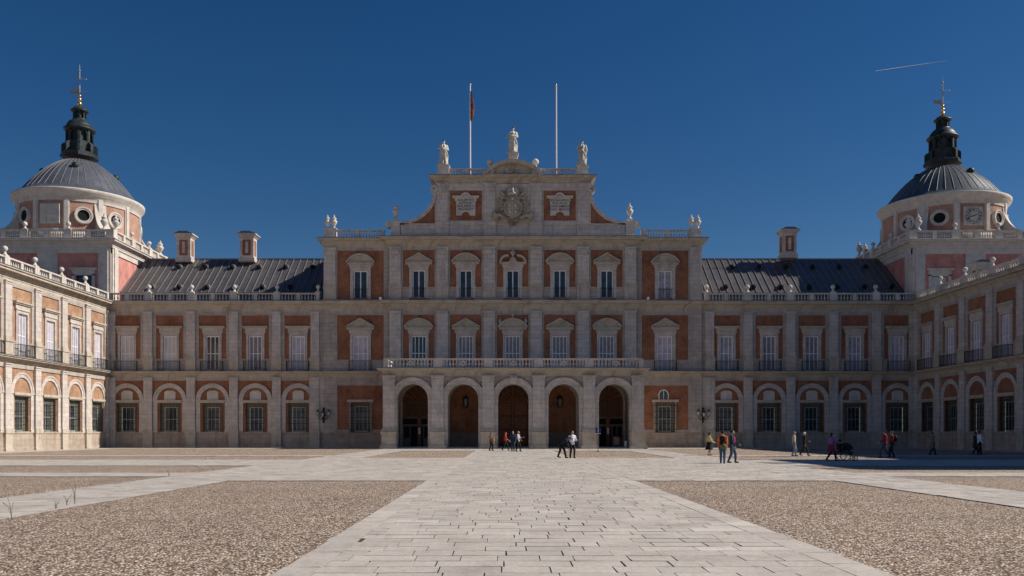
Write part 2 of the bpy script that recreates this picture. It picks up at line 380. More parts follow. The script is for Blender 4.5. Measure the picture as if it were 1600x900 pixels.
def upper_window(kind='flat',curt=CURT,hw=.75,z0=8.45,z1=12.35,rail='balcony',sw=1.0,ped=13.15,cols=3,rows=2,fr=WHITE,pw=1.4,urns=False):
    m=MB()
    for s_ in (-1,1):
        a,b=sorted((s_*hw,s_*sw)); m.box(a,b,-.12,.0,z0,z1+.0)
        a,b=sorted((s_*(hw-.0),s_*(hw+.08))); m.box(a,b,-.15,-.12,z0,z1)
    m.box(-sw,sw,-.12,0,z1,z1+.42); m.box(-sw-.12,sw+.12,-.15,0,z1+.42,ped-.0)
    m.box(-sw-.1,sw+.1,-.2,0,z1+.30,z1+.42)
    w_=m.obj('window',[STONE])
    f=MB(); casement(f,hw-.02,z0,z1-.02,.04,cols,rows,.075); f.obj('frame',fr,w_)
    p=MB(); p.quad((-hw,.09,z0),(hw,.09,z0),(hw,.09,z1),(-hw,.09,z1)); p.obj('pane',curt,w_)
    q=MB()
    if kind=='flat':
        q.box(-pw+.05,pw-.05,-.28,0,ped,ped+.12); q.box(-pw,pw,-.38,0,ped+.12,ped+.26)
    elif kind=='tri':
        q.box(-pw,pw,-.36,0,ped,ped+.24); H=.85
        q.prism([(-pw,ped+.24),(pw,ped+.24),(0,ped+.24+H)],-.12,0)
        for s_ in (-1,1):
            a=(s_*pw,ped+.24);b=(0,ped+.24+H)
            pts=[(a[0],a[1]),(b[0],b[1]),(b[0],b[1]+.2),(a[0]+s_*.04,a[1]+.17)]
            if s_>0: pts=pts[::1]
            else: pts=pts[::-1]
            q.prism(pts[::-1],-.36,0)
    elif kind=='seg':
        q.box(-pw,pw,-.36,0,ped,ped+.24); H=.85; rr=(pw*pw+H*H)/(2*H); zc=ped+.24+H-rr; a=math.asin(pw/rr)
        q.ring(0,zc,rr-.02,rr+.17,-.36,0,PI/2-a,PI/2+a,14)
        q.prism([(-pw,ped+.24),(pw,ped+.24)]+[(rr*math.sin(a*(1-k/6)),zc+rr*math.cos(a*(1-k/6))) for k in range(1,12)],-.12,0)
    elif kind=='broken':
        q.box(-pw,pw,-.36,0,ped,ped+.24)
        for s_ in (-1,1):
            c0=s_*.62; q.ring(c0,ped+.2,.62,.86,-.36,0,(0 if s_>0 else PI/2-.25),(PI/2+.25 if s_>0 else PI),10)
        q.prism([(-.45,ped+.24),(.45,ped+.24),(.2,ped+.75),(-.2,ped+.75)],-.4,0)
        q.lathe([(.1,ped+.75),(.08,ped+.9),(.3,ped+1.15),(.32,ped+1.35),(.12,ped+1.5),(.16,ped+1.6),(.03,ped+1.8)],10,0,-.22)
    if urns:
        for x in (-pw+.1,0,pw-.1):
            zz=ped+.24+(1.02 if x==0 else .32)
            q.lathe([(.12,zz),(.06,zz+.15),(.2,zz+.35),(.2,zz+.5),(.07,zz+.62),(.03,zz+.8)],8,x,-.15)
    if kind!='none': q.obj('pediment' if kind!='flat' else 'hood_moulding',STONE_C,w_)
    r_=MB()
    if rail=='balcony':
        r_.box(-1.22,1.22,-.60,0,z0-.07,z0-.01)
        for x in (-1.2,1.2): r_.box(x-.02,x+.02,-.58,0,z0+1.05,z0+1.09); r_.box(x-.02,x+.02,-.58,0,z0+.08,z0+.11)
        for x in (-1.2,1.2):
            for k in range(5): r_.box(x-.012,x+.012,-.56+k*.12,-.54+k*.12,z0,z0+1.06)
        r_.box(-1.22,1.22,-.60,-.56,z0+1.05,z0+1.1); r_.box(-1.22,1.22,-.60,-.56,z0+.08,z0+.12)
        for k in range(19):
            x=-1.2+2.4*k/18; r_.box(x-.013,x+.013,-.59,-.57,z0,z0+1.05)
    elif rail=='inset':
        r_.box(-hw,hw,-.04,0,z0+1.1,z0+1.15); r_.box(-hw,hw,-.04,0,z0+.08,z0+.12)
        for k in range(12):
            x=-hw+.04+(2*hw-.08)*k/11; r_.box(x-.012,x+.012,-.03,-.01,z0,z0+1.1)
    if rail: r_.obj('railing',IRON,w_)
    return w_
def pilaster(hw,z0,z1,pr=.25,ped=None,cap=.35,base=.5,mat=STONE,bracket=False):
    m=MB(); zz=z0
    if ped:
        m.box(-hw-.14,hw+.14,-pr-.12,0,z0,z0+.22); m.box(-hw-.06,hw+.06,-pr-.05,0,z0+.22,z0+ped-.12); m.box(-hw-.14,hw+.14,-pr-.12,0,z0+ped-.12,z0+ped); zz=z0+ped
    m.box(-hw-.09,hw+.09,-pr-.09,0,zz,zz+base*.45); m.box(-hw-.05,hw+.05,-pr-.05,0,zz+base*.45,zz+base*.7)
    m.box(-hw,hw,-pr,0,zz+base*.7,z1-cap); m.box(-hw-.05,hw+.05,-pr-.04,0,z1-cap,z1-cap*.75); m.box(-hw,hw,-pr,0,z1-cap*.75,z1-cap*.35); m.box(-hw-.08,hw+.08,-pr-.08,0,z1-cap*.35,z1)
    if bracket:
        m.box(-hw*.55,hw*.55,-pr-.13,-pr,z1-.85,z1-.3); m.lathe([(.05,z1-1.1),(.17,z1-.98),(.17,z1-.85)],8,0,-pr-.03)
    q_=m.obj('pilaster',[mat,STONE_C])
    for f_ in q_.data.polygons:
        if f_.center.z<z0+(ped or 0)+base*.7: f_.material_index=1  # pedestal and base recoloured to stand in for moulding shade
    return q_
def cornice(m,x0,x1,z0,z1,pr,e0=0,e1=0,back=.0):       # stepped moulding; e0/e1 = how far ends return
    h=z1-z0
    for (a,b,p) in ((0,.22,.10),(.22,.42,.16),(.42,.58,.30),(.58,.70,.42),(.70,.90,.85),(.90,1.0,1.0)):
        q=pr*p; m.box(x0-e0*q,x1+e1*q,-q,back,z0+h*a,z0+h*b)
    c_=m.cur; m.cur=1; q=pr+.03; m.box(x0-e0*q,x1+e1*q,-q,back-.004,z1,z1+.05); m.cur=c_  # dark lead flashing strip, also painting the shadow line along the cornice top
def baluster(m,x,z0,h,r=.095,y=0,n=8):
    pr=[(.75,0),(.75,.08),(.45,.10),(.4,.14),(.95,.34),(1.0,.42),(.55,.62),(.38,.80),(.42,.88),(.75,.92),(.75,1)]
    m.lathe([(r*a,z0+h*b) for a,b in pr],n,x,y)
def bal_section(L,z,h=1.0,pier=.75,mid=True,n=5,y=.1,ball=True,fin=True):
    m=MB(); hy=.17; d=y
    m.box(-L/2,L/2,d-hy-.04,d+hy+.04,z,z+.14); m.box(-L/2,L/2,d-hy-.04,d+hy+.04,z+h-.15,z+h-.02)
    m.box(-L/2,-L/2+pier/2,d-.26,d+.26,z,z+h); m.box(L/2-pier/2,L/2,d-.26,d+.26,z,z+h)
    if mid: m.box(-.2,.2,d-.19,d+.19,z+.14,z+h-.15)
    e=L/2-pier/2; segs=[(-e,-.2),(.2,e)] if mid else [(-e,e)]
    for a,b in segs:
        for k in range(n):
            baluster(m,a+(b-a)*(k+.5)/n,z+.14,h-.29,.10,d)
    return m.obj('balustrade',STONE_W)
def ball(z,x=0,y=.1,r=.25):
    b=MB(); b.box(x-.28,x+.28,y-.24,y+.24,z,z+.1); b.lathe([(.24,z+.1),(.16,z+.22),(.10,z+.36),(.12,z+.42)],10,x,y); b.sph((x,y,z+.42+r),r,12,8)
    return b.obj('ball_finial',STONE_W)
def urn(z,s=1.0,x=0,y=0,m=None,mat=None):
    b=m or MB()
    b.lathe([(.3*s,z),(.3*s,z+.1*s),(.16*s,z+.2*s),(.12*s,z+.4*s),(.2*s,z+.5*s),(.40*s,z+.85*s),(.43*s,z+1.05*s),(.26*s,z+1.2*s),(.22*s,z+1.3*s),(.34*s,z+1.38*s),(.28*s,z+1.5*s),(.1*s,z+1.62*s),(.12*s,z+1.75*s),(.04*s,z+1.95*s)],12,x,y)
    return b
kGW1=Kit(ground_window(True)); kBA1=Kit(blind_arch(True)); kBA0=Kit(blind_arch(False))
kUW=Kit(upper_window('flat',CURT)); kUWd=Kit(upper_window('flat',CURT2))
kPG=Kit(pilaster(.47,0,7.75,.26,1.70,.3)); kPU=Kit(pilaster(.47,F1,15.0,.26,1.35,.3))
kBS=Kit(bal_section(BAY,F2)); kBall=Kit(ball(F2+1.0))
# -- front range wall
def range_wall(name_parent,loc,rz,x0,x1,centers,zt=15.0,depth=6.0,plain_to=None,uh=.75,mat=None):
    mat=mat or BRICK
    m=MB(); hol=[]
    for c in centers: hol+=[(c-1.05,c+1.05,1.74,4.93),(c-uh,c+uh,8.45,12.35)]
    m.holed(x0,x1,0,F1,[h for h in hol if h[3]<8],0,.4); m.holed(x0,x1,F1,F2,[h for h in hol if h[3]>8],0,.3)
    return m.obj('wall',mat,palace,loc,rz)
def stonework(loc,rz,x0,x1,centers,bw=BAY,pw=1.5):
    m=MB(); m.box(x0,x1,-.13,0,0,.35); m.box(x0,x1,-.10,0,.35,1.62); m.box(x0,x1,-.15,0,1.62,1.70)
    o1=m.obj('plinth',STONE_P,palace,loc,rz)
    m=MB()
    m.box(x0,x1,-.10,0,7.42,7.75); m.box(x0,x1,-.11,0,F1,9.72); m.box(x0,x1,-.15,0,9.72,9.82); m.box(x0,x1,-.10,0,14.6,15.0)
    es=[x0]
    for c in centers: es+=[c-pw,c+pw]
    es.append(x1)
    for i in range(0,len(es),2):
        if es[i+1]-es[i]>.02: m.box(es[i],es[i+1],-.09,0,9.82,14.6)
    o2=m.obj('stone_dressing',STONE_B,palace,loc,rz)
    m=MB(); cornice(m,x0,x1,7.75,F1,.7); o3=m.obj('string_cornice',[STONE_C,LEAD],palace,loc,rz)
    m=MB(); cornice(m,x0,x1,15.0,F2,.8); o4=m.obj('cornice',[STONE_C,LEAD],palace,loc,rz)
# the stone openings must not cover the window holes below the panel: cut by building dado pieces between windows
def stonework2(loc,rz,x0,x1,centers,pw=1.5,hole=1.0,arches=True):
    m=MB(); m.box(x0,x1,-.14,0,0,.35); m.box(x0,x1,-.10,0,.35,1.60); m.box(x0,x1,-.15,0,1.60,1.70)
    m.obj('plinth',STONE_P,palace,loc,rz)
    m=MB(); m.box(x0,x1,-.10,0,7.42,7.75); m.box(x0,x1,-.10,0,14.6,15.0)
    xs=[x0]
    for c in centers: xs+=[c-hole,c+hole]
    xs.append(x1)
    for i in range(0,len(xs),2): m.box(xs[i],xs[i+1],-.11,0,F1,9.70); m.box(xs[i],xs[i+1],-.15,0,9.70,9.82)
    es=[x0]
    for c in centers: es+=[c-pw,c+pw]
    es.append(x1)
    for i in range(0,len(es),2):
        if es[i+1]-es[i]>.02: m.box(es[i],es[i+1],-.09,0,9.82,14.6)
    m.obj('stone_dressing',STONE_B,palace,loc,rz)
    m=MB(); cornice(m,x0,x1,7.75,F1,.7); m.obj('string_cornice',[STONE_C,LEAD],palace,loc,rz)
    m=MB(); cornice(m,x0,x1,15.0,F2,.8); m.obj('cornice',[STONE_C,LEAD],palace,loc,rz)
def voids(loc,rz,x0,x1,y,z1,holes):          # dark room closing the back of open panes
    pass
wc=[-42.5+BAY*i for i in range(5)]
k=0
for sg in (-1,1):
    cs=[sg*abs(c) for c in wc]; cs.sort()
    lo,hi=(-HL,-20.75) if sg<0 else (20.75,HL)
    range_wall('w',W(X0,YF),0,lo,hi,cs); stonework2(W(X0,YF),0,lo,hi,cs)
    for i,c in enumerate(cs):
        kGW1.put(palace,W(X0+c,YF)); kBA1.put(palace,W(X0+c,YF))
        (kUWd if (sg<0 and i in (2,)) or (sg>0 and i in (2,)) else kUW).put(palace,W(X0+c,YF))
        kBS.put(palace,W(X0+c,YF))
    pil=[sg*(42.5-BAY*(j+.5)) for j in range(4)]+[sg*21.75,sg*20.15,sg*44.2]
    for p in pil:
        if abs(p)<22 and abs(p)>21: pass
        kPG.put(palace,W(X0+p,YF)); kPU.put(palace,W(X0+p,YF))
    for p in [sg*(42.5-BAY*(j+.5)) for j in range(4)]+[sg*21.45]: kBall.put(palace,W(X0+p,YF))
    # extra stone beside the central block
    m=MB(); a,b=(-22.4,-19.3) if sg<0 else (19.3,22.4)
    m.box(a,b,-.13,-.10,1.7,7.75) ; m.obj('ashlar_strip',STONE,palace,W(X0,YF))
# -- side wings (left faces +X, right faces -X)
NB=7; WEND=39.0
for sg in (-1,1):
    rz=R(90) if sg<0 else R(-90); X=XL if sg<0 else XR
    L=YF-WEND
    # local u: left wing runs +Y so its corner is at u=+; use origin at corner
    def loc(): return W(X,YF)
    dirn=-1 if sg<0 else 1
    cs=sorted(dirn*(2.75+4.75*i) for i in range(NB))
    lo,hi=(-L,0) if sg<0 else (0,L)
    range_wall('w',loc(),rz,lo,hi,cs,mat=BRICKL if sg<0 else BRICK); stonework2(loc(),rz,lo,hi,cs)
    def at(u): return W(X,YF+u*(1 if sg<0 else -1))
    for i,c in enumerate(cs):
        kGW1.put(palace,at(c),rz); kBA0.put(palace,at(c),rz); kUW.put(palace,at(c),rz)
    for j in range(NB+1):
        u=dirn*(.42 if j==0 else .375+4.75*j); kPG.put(palace,at(u),rz); kPU.put(palace,at(u),rz)
    nsec=11
    for j in range(nsec):
        u=dirn*(2.75+4.75*j); o=kBS.put(palace,at(u),rz)
        if j: kBall.put(palace,at(dirn*(.375+4.75*j)),rz)
    m=MB(); m.box(lo,hi,.5,13.5,F2-.6,F2-.02); m.box(lo,hi,13.5,13.7,0,F2+.9)
    e=lo if sg<0 else hi
    m.box(min(e,e+dirn*.0)-.2,e+.2,.0,13.6,0,F2-.6)
    m.obj('flat_roof',LEAD,palace,loc(),rz)
# end chimney on right wing (off frame) and little chimney
def chimney(h,w_,d_):
    h-=.25; m=MB(); m.box(-w_/2-.12,w_/2+.12,-d_/2-.12,d_/2+.12,0,.45); m.box(-w_/2,w_/2,-d_/2,d_/2,.45,h-.55)
    for i,(z,e) in enumerate(((h-.55,.10),(h-.42,.2),(h-.28,.34))): m.box(-w_/2-e,w_/2+e,-d_/2-e,d_/2+e,z,z+.14)
    m.cur=2; m.prism([(-w_/2-.3,h-.14),(w_/2+.3,h-.14),(w_/2*.6,h+.15),(-w_/2*.6,h+.15)],-d_/2-.25,d_/2+.25)
    m.cur=1; m.box(-w_*.30,w_*.30,-d_/2-.02,d_/2+.02,.75,h-.85); m.box(-w_/2-.02,w_/2+.02,-d_*.3,d_*.3,.75,h-.85)
    m.cur=0; m.box(-w_*.10,w_*.10,-d_/2-.04,d_/2+.04,1.0,h-1.1)
    return m.obj('chimney',[STONE,BRICK,LEAD])
kCh=Kit(chimney(3.7,1.65,1.3))
YR,ZR,YE,ZE=102.0,22.5,95.85,17.5
for x in (290,388): kCh.put(palace,W((x-VX)*101.4/FPX,101.4,22.0))
kCh.put(palace,W((1231-VX)*100.6/FPX,100.6,22.3))
kCh2=chimney(2.9,1.2,1.0); kCh2.parent=palace; kCh2.location=W((1531-VX)*88/FPX,88,F2+.6)
# unseen taller end block added to the right wing, sized to cast the forecourt shadow
m=MB(); m.box(XR+.05,XR+13,38.6,52.0,0,22.0); 
for (a_,b_,p_) in ((0,.3,.2),(.3,.6,.4),(.6,1,.7)): m.box(XR-p_,XR+13+p_,38.6-p_,52.0+p_,22.0+a_,22.0+b_)
m.box(XR-.2,XR+.3,38.6,52,23,24); m.box(XR,XR+12,38.4,38.8,23,24); m.box(XR,XR+12,51.8,52.2,23,24)
for k in range(3): urn(24.0,1.0,XR+.1,39.2+k*6.2,m)
m.prism([(XR-.3,24),(XR+1,24),(XR+1,26.2),(XR-.3,25.6)],46.2,46.9)
for v in range(len(m.v)): m.v[v]=tuple(Vector(m.v[v])-PL)
m.obj('added_end_block',STONE,palace)
# -- pitched roofs
for sg in (-1,1):
    a,b=(XL-.2,X0-20.6) if sg<0 else (X0+20.6,XR+.2)
    m=MB()
    m.quad((a,YE,ZE),(b,YE,ZE),(b,YR,ZR),(a,YR,ZR)); m.quad((b,2*YR-YE,ZE),(a,2*YR-YE,ZE),(a,YR,ZR),(b,YR,ZR))
    m.quad((a,YE,F2+.03),(b,YE,F2+.03),(b,YE,ZE),(a,YE,ZE)); m.quad((a,93.62,F2+.03),(b,93.62,F2+.03),(b,YE,F2+.03),(a,YE,F2+.03))
    m.cur=1; d=Vector((0,YR-YE,ZR-ZE)); nrm=Vector((0,-(ZR-ZE),YR-YE)).normalized()
    x=a+.5
    while x<b-.1:
        p0=Vector((x,YE,ZE))+nrm*.02; p1=Vector((x,YR,ZR))+nrm*.02
        for (q0,q1) in ((p0,p1),):
            t=.035; vs_=[q0+Vector((-t,0,0)),q0+Vector((t,0,0)),q1+Vector((t,0,0)),q1+Vector((-t,0,0))]
            hi_=[v+nrm*.07 for v in vs_]; m.add([tuple(v) for v in vs_+hi_],[(4,5,6,7),(0,4,7,3),(1,2,6,5),(0,1,5,4)])
        x+=.82
    m.box(a,b,YR-.12,YR+.12,ZR-.05,ZR+.12)
    for v in range(len(m.v)): m.v[v]=tuple(Vector(m.v[v])-PL)
    roof=m.obj('roof',[ROOF,SEAM],palace)
    v0=MB(); v0.T=None
    v0.sph((0,0,0),(.30,.42,.30),10,6); v0.cur=1; v0.lathe([(.22,-.05),(.22,.05)],10,0,0); 
    for row,(fr_,off) in enumerate(((.12,1.7),(.72,3.4))):
        x=a+off+2.
        while x<b-1:
            p=Vector((x,YE+(YR-YE)*fr_,ZE+(ZR-ZE)*fr_))
            vm=MB(); vm.sph((0,.15,.15),(.36,.6,.36),12,8); vm.cur=1; vm.sph((0,-.2,.15),(.29,.34,.29),10,7)
            if 'VM' not in globals(): globals()['VM']=vm.mesh('roof_vent',[LEAD,VOID])
            link('roof_vent',VM,roof,tuple(p-PL)); x+=3.15
# ------------------------------------------------------------------ central block
YC=93.0; YP=93.35
def ctr(y): return W(X0+.05,y)
cb=[0,5.15,-5.15,10.3,-10.3]; cb.sort()
m=MB(); H1=.85; hol=[(c-H1,c+H1,8.45,12.3) for c in cb]+[(c-.75,c+.75,16.4,19.5) for c in cb]
m.holed(-13.5,13.5,F1-.4,22.2,hol,0,.3); m.obj('wall',BRICK,palace,ctr(YC))
m=MB()
for a,b in ((F1-.4,F1),):
    m.box(-13.5,13.5,-.1,0,a,b)
xs=[-13.5]
for c in cb: xs+=[c-1.72,c+1.72]
xs.append(13.5)
for i in range(0,len(xs),2):
    m.box(xs[i],xs[i+1],-.10,0,F1,14.6); m.box(xs[i],xs[i+1],-.10,0,17.65,21.7)
m.box(-13.5,13.5,-.10,0,14.6,15.0); m.box(-13.5,13.5,-.10,0,21.7,22.0)
xs=[-13.5]
for c in cb: xs+=[c-1.05,c+1.05]
xs.append(13.5)
for i in range(0,len(xs),2): m.box(xs[i],xs[i+1],-.12,0,F2,17.55); m.box(xs[i],xs[i+1],-.17,0,17.55,17.65)
m.obj('stone_dressing',STONE_B,palace,ctr(YC))
for nm,z0,z1,p in (('string_cornice',15.0,F2,.75),('cornice',22.0,23.0,.9)):
    m=MB(); cornice(m,-13.5,13.5,z0,z1,p,1,1)
    for c in (-12.87,-7.72,-2.57,2.57,7.72,12.87):
        cornice(m,c-.72,c+.72,z0+.003,z1+.003,p+.14,1,1,-.02)
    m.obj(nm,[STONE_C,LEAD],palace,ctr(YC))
kP2=Kit(pilaster(.62,F1,15.0,.30,None,.4)); kP3=Kit(pilaster(.62,F2,22.0,.30,1.55,.4,.5,STONE,True))
for c in (-12.87,-7.72,-2.57,2.57,7.72,12.87):
    kP2.put(palace,W(X0+.05+c,YC)); kP3.put(palace,W(X0+.05+c,YC))
k2=dict(curt=CURT2,hw=.85,z1=12.3,rail=None,sw=1.08,ped=12.95,cols=4,pw=1.5)
kS2=Kit(upper_window('seg',**k2)); kT2=Kit(upper_window('tri',**k2)); kM2=Kit(upper_window('seg',urns=True,**k2))
k3=dict(curt=GLASS,hw=.72,z0=16.4,z1=19.5,rail='inset',sw=1.04,ped=20.1,cols=2,rows=1,pw=1.45)
kS3=Kit(upper_window('seg',**k3)); kT3=Kit(upper_window('tri',**k3)); kM3=Kit(upper_window('broken',**k3))
for c,a,b in zip(cb,(kS2,kT2,kM2,kT2,kS2),(kT3,kS3,kM3,kS3,kT3)):
    a.put(palace,W(X0+.05+c,YC)); b.put(palace,W(X0+.05+c,YC))
# pavilions either side
kTp=Kit(upper_window('tri',curt=CURT,hw=.85,z1=12.3,rail='balcony',sw=1.15,ped=13.0,cols=3,pw=1.5))
kSp=Kit(upper_window('seg',curt=CURT2,hw=.78,z0=16.35,z1=19.5,rail='inset',sw=1.12,ped=20.1,cols=2,rows=1,pw=1.45))
kPP=Kit(pilaster(.62,F2,22.0,.22,1.55,.4)); 
kBP=Kit(bal_section(6.0,23.0,1.05,.8,True,8,.15)); kUn=None
def gw_pav():
    m=MB(); m.box(-1.45,1.45,-.28,0,5.03,5.3); m.box(-1.2,1.2,-.14,0,1.5,1.66)
    for s_ in (-1,1):
        a,b=sorted((s_*1.05,s_*1.28)); m.box(a,b,-.12,0,1.7,5.03)
    m.cur=1; m.box(-1.05,-.72,.24,.30,1.76,4.93); m.box(.72,1.05,.24,.30,1.76,4.93); m.box(-.72,.72,.24,.30,4.6,4.93)
    w_=m.obj('window',[STONE_C,OLIVE])
    f=MB(); casement(f,.70,1.76,4.6,.30,3,2,.06); f.obj('frame',GREYP,w_)
    p=MB(); p.quad((-.72,.37,1.76),(.72,.37,1.76),(.72,.37,4.6),(-.72,.37,4.6)); p.obj('pane',GLASS,w_)
    g_=MB(); grille(g_,1.22,1.66,4.98,-.16,15,5,.014); g_.obj('grille',IRON,w_); return w_
kGP=Kit(gw_pav())
for sg in (-1,1):
    c=sg*16.75; a,b=(-20.8,-13.45) if sg<0 else (13.45,20.8)
    m=MB(); m.holed(a,b,0,F1,[(c-1.05,c+1.05,1.76,4.93)],0,.4); m.holed(a,b,F1,22.2,[(c-.85,c+.85,8.45,12.3),(c-.78,c+.78,16.35,19.5)],0,.3)
    m.quad((a,0,F2) if sg<0 else (b,0,F2),(a,14,F2) if sg<0 else (b,14,F2),(a,14,22.2) if sg<0 else (b,14,22.2),(a,0,22.2) if sg<0 else (b,0,22.2))
    m.obj('wall',BRICK,palace,ctr(YP))
    m=MB(); m.box(a,b,-.14,0,0,.35); m.box(a,b,-.10,0,.35,1.55); m.box(a,b,-.16,0,1.55,1.68); m.obj('plinth',STONE_P,palace,ctr(YP))
    m=MB(); pa,pb=c-2.55,c+2.55
    for z0,z1 in ((1.68,7.42),(F1,14.6),(F2,21.7)):
        o_=a if sg<0 else b
        m.box(a,pa,-.09,0,z0,z1); m.box(pb,b,-.09,0,z0,z1)
    for z0,z1 in ((1.68,2.0),(F1,9.7)): m.box(pa,c-1.16,-.09,0,z0,z1); m.box(c+1.16,pb,-.09,0,z0,z1)
    m.box(pa,pb,-.09,0,6.85,7.42)
    for z0,z1 in ((7.42,7.75),(14.6,15.0),(21.7,22.0)): m.box(a,b,-.10,0,z0,z1)
    m.box(pa,c-.86,-.12,0,F2,16.33); m.box(c+.86,pb,-.12,0,F2,16.33)
    # side return of the third storey
    sx=a if sg<0 else b
    m.box(sx-.02 if sg<0 else sx,sx if sg<0 else sx+.02,-.09,14,F2,22.0)
    m.obj('stone_dressing',STONE_B,palace,ctr(YP))
    for nm,z0,z1,p in (('string_cornice',7.75,F1,.7),('string_cornice',15.0,F2,.8)):
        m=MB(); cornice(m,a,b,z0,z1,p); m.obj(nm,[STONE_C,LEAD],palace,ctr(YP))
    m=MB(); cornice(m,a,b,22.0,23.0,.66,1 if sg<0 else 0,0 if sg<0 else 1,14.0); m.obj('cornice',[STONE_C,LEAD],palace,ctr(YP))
    kGP.put(palace,W(X0+.05+c,YP)); kTp.put(palace,W(X0+.05+c,YP)); kSp.put(palace,W(X0+.05+c,YP))
    kPP.put(palace,W(X0+.05+sg*20.1,YP)); 
    kBP.put(palace,W(X0+.05+sg*17.1,YP))
    # urn clusters on corner pier and single urn at the attic foot
    m=MB(); m.box(-.75,.75,-.5,.6,0,.25); m.box(-.62,.62,-.38,.5,.25,1.0); m.box(-.75,.75,-.5,.6,1.0,1.15)
    for x in (-.36,.36): urn(1.15,.82,x,.05,m)
    m.obj('urn_pedestal',STONE_W,palace,W(X0+.05+sg*20.1,YP+.3,23.0))
    m=MB(); m.box(-.62,.62,-.5,.55,0,.3); m.box(-.5,.5,-.4,.45,.3,1.6); m.box(-.62,.62,-.5,.55,1.6,1.85); m.box(-.3,.3,-.3,.3,1.85,2.15); urn(2.15,.9,0,0,m)
    sx=.62*(-sg); m.ring(-sx*1.3,1.5,.0,.35,-.3,.3,0,2*PI,12)
    m.obj('urn_pedestal',STONE_W,palace,W(X0+.05+sg*12.87,YC+.3,23.0))
# little arched window over the right ground window
m=MB(); m.ring(0,5.85,.46,.56,-.04,0,0,PI,12); m.box(-.56,-.46,-.04,0,5.3,5.85); m.box(.46,.56,-.04,0,5.3,5.85); lw=m.obj('window',WHITE,palace,W(X0+.05+16.6,YP))
m=MB(); m.arch_fill(0,.46,5.3,5.85,-.012); m.obj('pane',GLASS,lw); m=MB(); m.box(-.03,.03,-.035,-.013,5.3,6.3); m.obj('frame',WHITE,lw)
# block top & sides
m=MB(); m.box(-20.7,20.7,.05,14,22.2,22.95); m.box(-20.7,20.7,13.8,14.0,0,22.2); m.obj('flat_roof',LEAD,palace,ctr(YP))
# ------------------------------------------------------------------ attic storey
AT=W(X0+.05,YC,0)
m=MB(); m.box(-12.3,12.3,-.05,1.6,23.0,24.45); m.box(-12.35,12.35,-.12,1.66,24.45,24.6)
m.box(-8.55,8.55,0,7,24.6,29.0)
for c in (-7.72,-2.57,2.57,7.72):
    m.box(c-.7,c+.7,-.28,-.05,23.0,24.45); m.box(c-.76,c+.76,-.34,0,24.45,24.68); m.box(c-.6,c+.6,-.24,0,24.68,28.9)
    m.box(c-.34,c+.34,-.36,-.24,27.9,28.85); m.box(c-.7,c+.7,-.32,0,28.75,29.0)
    for s_ in (-1,1): pass
m.box(-2.0,2.0,-.10,0,24.75,28.9)
for c in (-5.15,5.15):
    m.box(c-1.95,c+1.95,-.12,0,28.2,29.0); m.box(c-1.95,c+1.95,-.12,0,24.6,24.9)
m.obj('attic',STONE,palace,AT)
for c in (-5.15,5.15):
    m=MB(); m.box(c-1.75,c+1.75,-.03,-.001,24.9,28.2); m.obj('brick_panel',BRICK,palace,AT)
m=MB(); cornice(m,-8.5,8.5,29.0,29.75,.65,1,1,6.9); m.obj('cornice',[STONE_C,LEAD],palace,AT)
for sg in (-1,1):    # sweeping volutes
    pts=[]; n=14
    for k in range(n+1):
        t=PI/2*k/n; pts.append((8.5+3.7*(1-math.sin(t)), 24.6+3.4*(1-math.cos(t))))
    # curve concave: from wall top down to outside
    cur=[(sg*(8.5+4.0*(1-math.cos(PI/2*k/n))),24.65+3.6*(1-math.sin(PI/2*k/n))) for k in range(n+1)]
    m=MB()
    for k in range(n):
        (x0,z0),(x1,z1)=cur[k],cur[k+1]
        p=[(x0,24.6),(x1,24.6),(x1,z1),(x0,z0)]
        if sg<0: p=[(x1,24.6),(x0,24.6),(x0,z0),(x1,z1)]
        m.prism(p,.05,1.0)
    o_=m.obj('volute',STUCCO if 0 else BRICK,palace,AT)
    m=MB()
    for k in range(n):
        (x0,z0),(x1,z1)=cur[k],cur[k+1]; dx,dz=x1-x0,z1-z0; L=math.hypot(dx,dz); 
        def off(i,d):
            j0,j1=max(0,i-1),min(n,i+1); ax,az=cur[j1][0]-cur[j0][0],cur[j1][1]-cur[j0][1]; l=math.hypot(ax,az); nx,nz=-az/l,ax/l
            if nz<0: nx,nz=-nx,-nz
            return (cur[i][0]+nx*d,cur[i][1]+nz*d)
        a_,b_,c_,d_=off(k,-.22),off(k+1,-.22),off(k+1,.16),off(k,.16)
        p=[a_,b_,c_,d_]
        if sg<0: p=p[::-1]
        m.prism(p,-.12,1.15)
    m.ring(sg*8.62,28.35,.08,.42,-.3,.9,0,2*PI,14)
    m.obj('volute_moulding',STONE,o_)
# segmental pediment over the middle bay
m=MB(); pw,H=3.1,1.45; rr=(pw*pw+H*H)/(2*H); zc=29.72+H-rr; a=math.asin(pw/rr)
m.ring(0,zc,rr-.12,rr+.28,-.8,.6,PI/2-a,PI/2+a,24); m.prism([(-pw,29.72),(pw,29.72)]+[(rr*math.sin(a*(1-k/10)),zc+rr*math.cos(a*(1-k/10))) for k in range(1,20)],-.18,.5)
m.box(-pw-.15,pw+.15,-.85,-.0,29.6,29.76)
random.seed(3)
for k in range(26):
    x=random.gauss(0,.42); z=30.0+abs(random.gauss(.45,.3)); m.sph((max(-1,min(1,x)),-.22,min(z,30.9)),(random.uniform(.07,.16),.12,random.uniform(.07,.2)),7,5)
m.obj('pediment',STONE_C,palace,AT)
m=MB(); m.box(-.62,.62,-.6,.6,31.1,31.45); m.prism([(-.45,31.45),(.45,31.45),(.55,32.1),(-.55,32.1)],-.5,.5); m.box(-.66,.66,-.6,.6,32.1,32.25); m.obj('statue_pedestal',STONE_W,palace,AT)
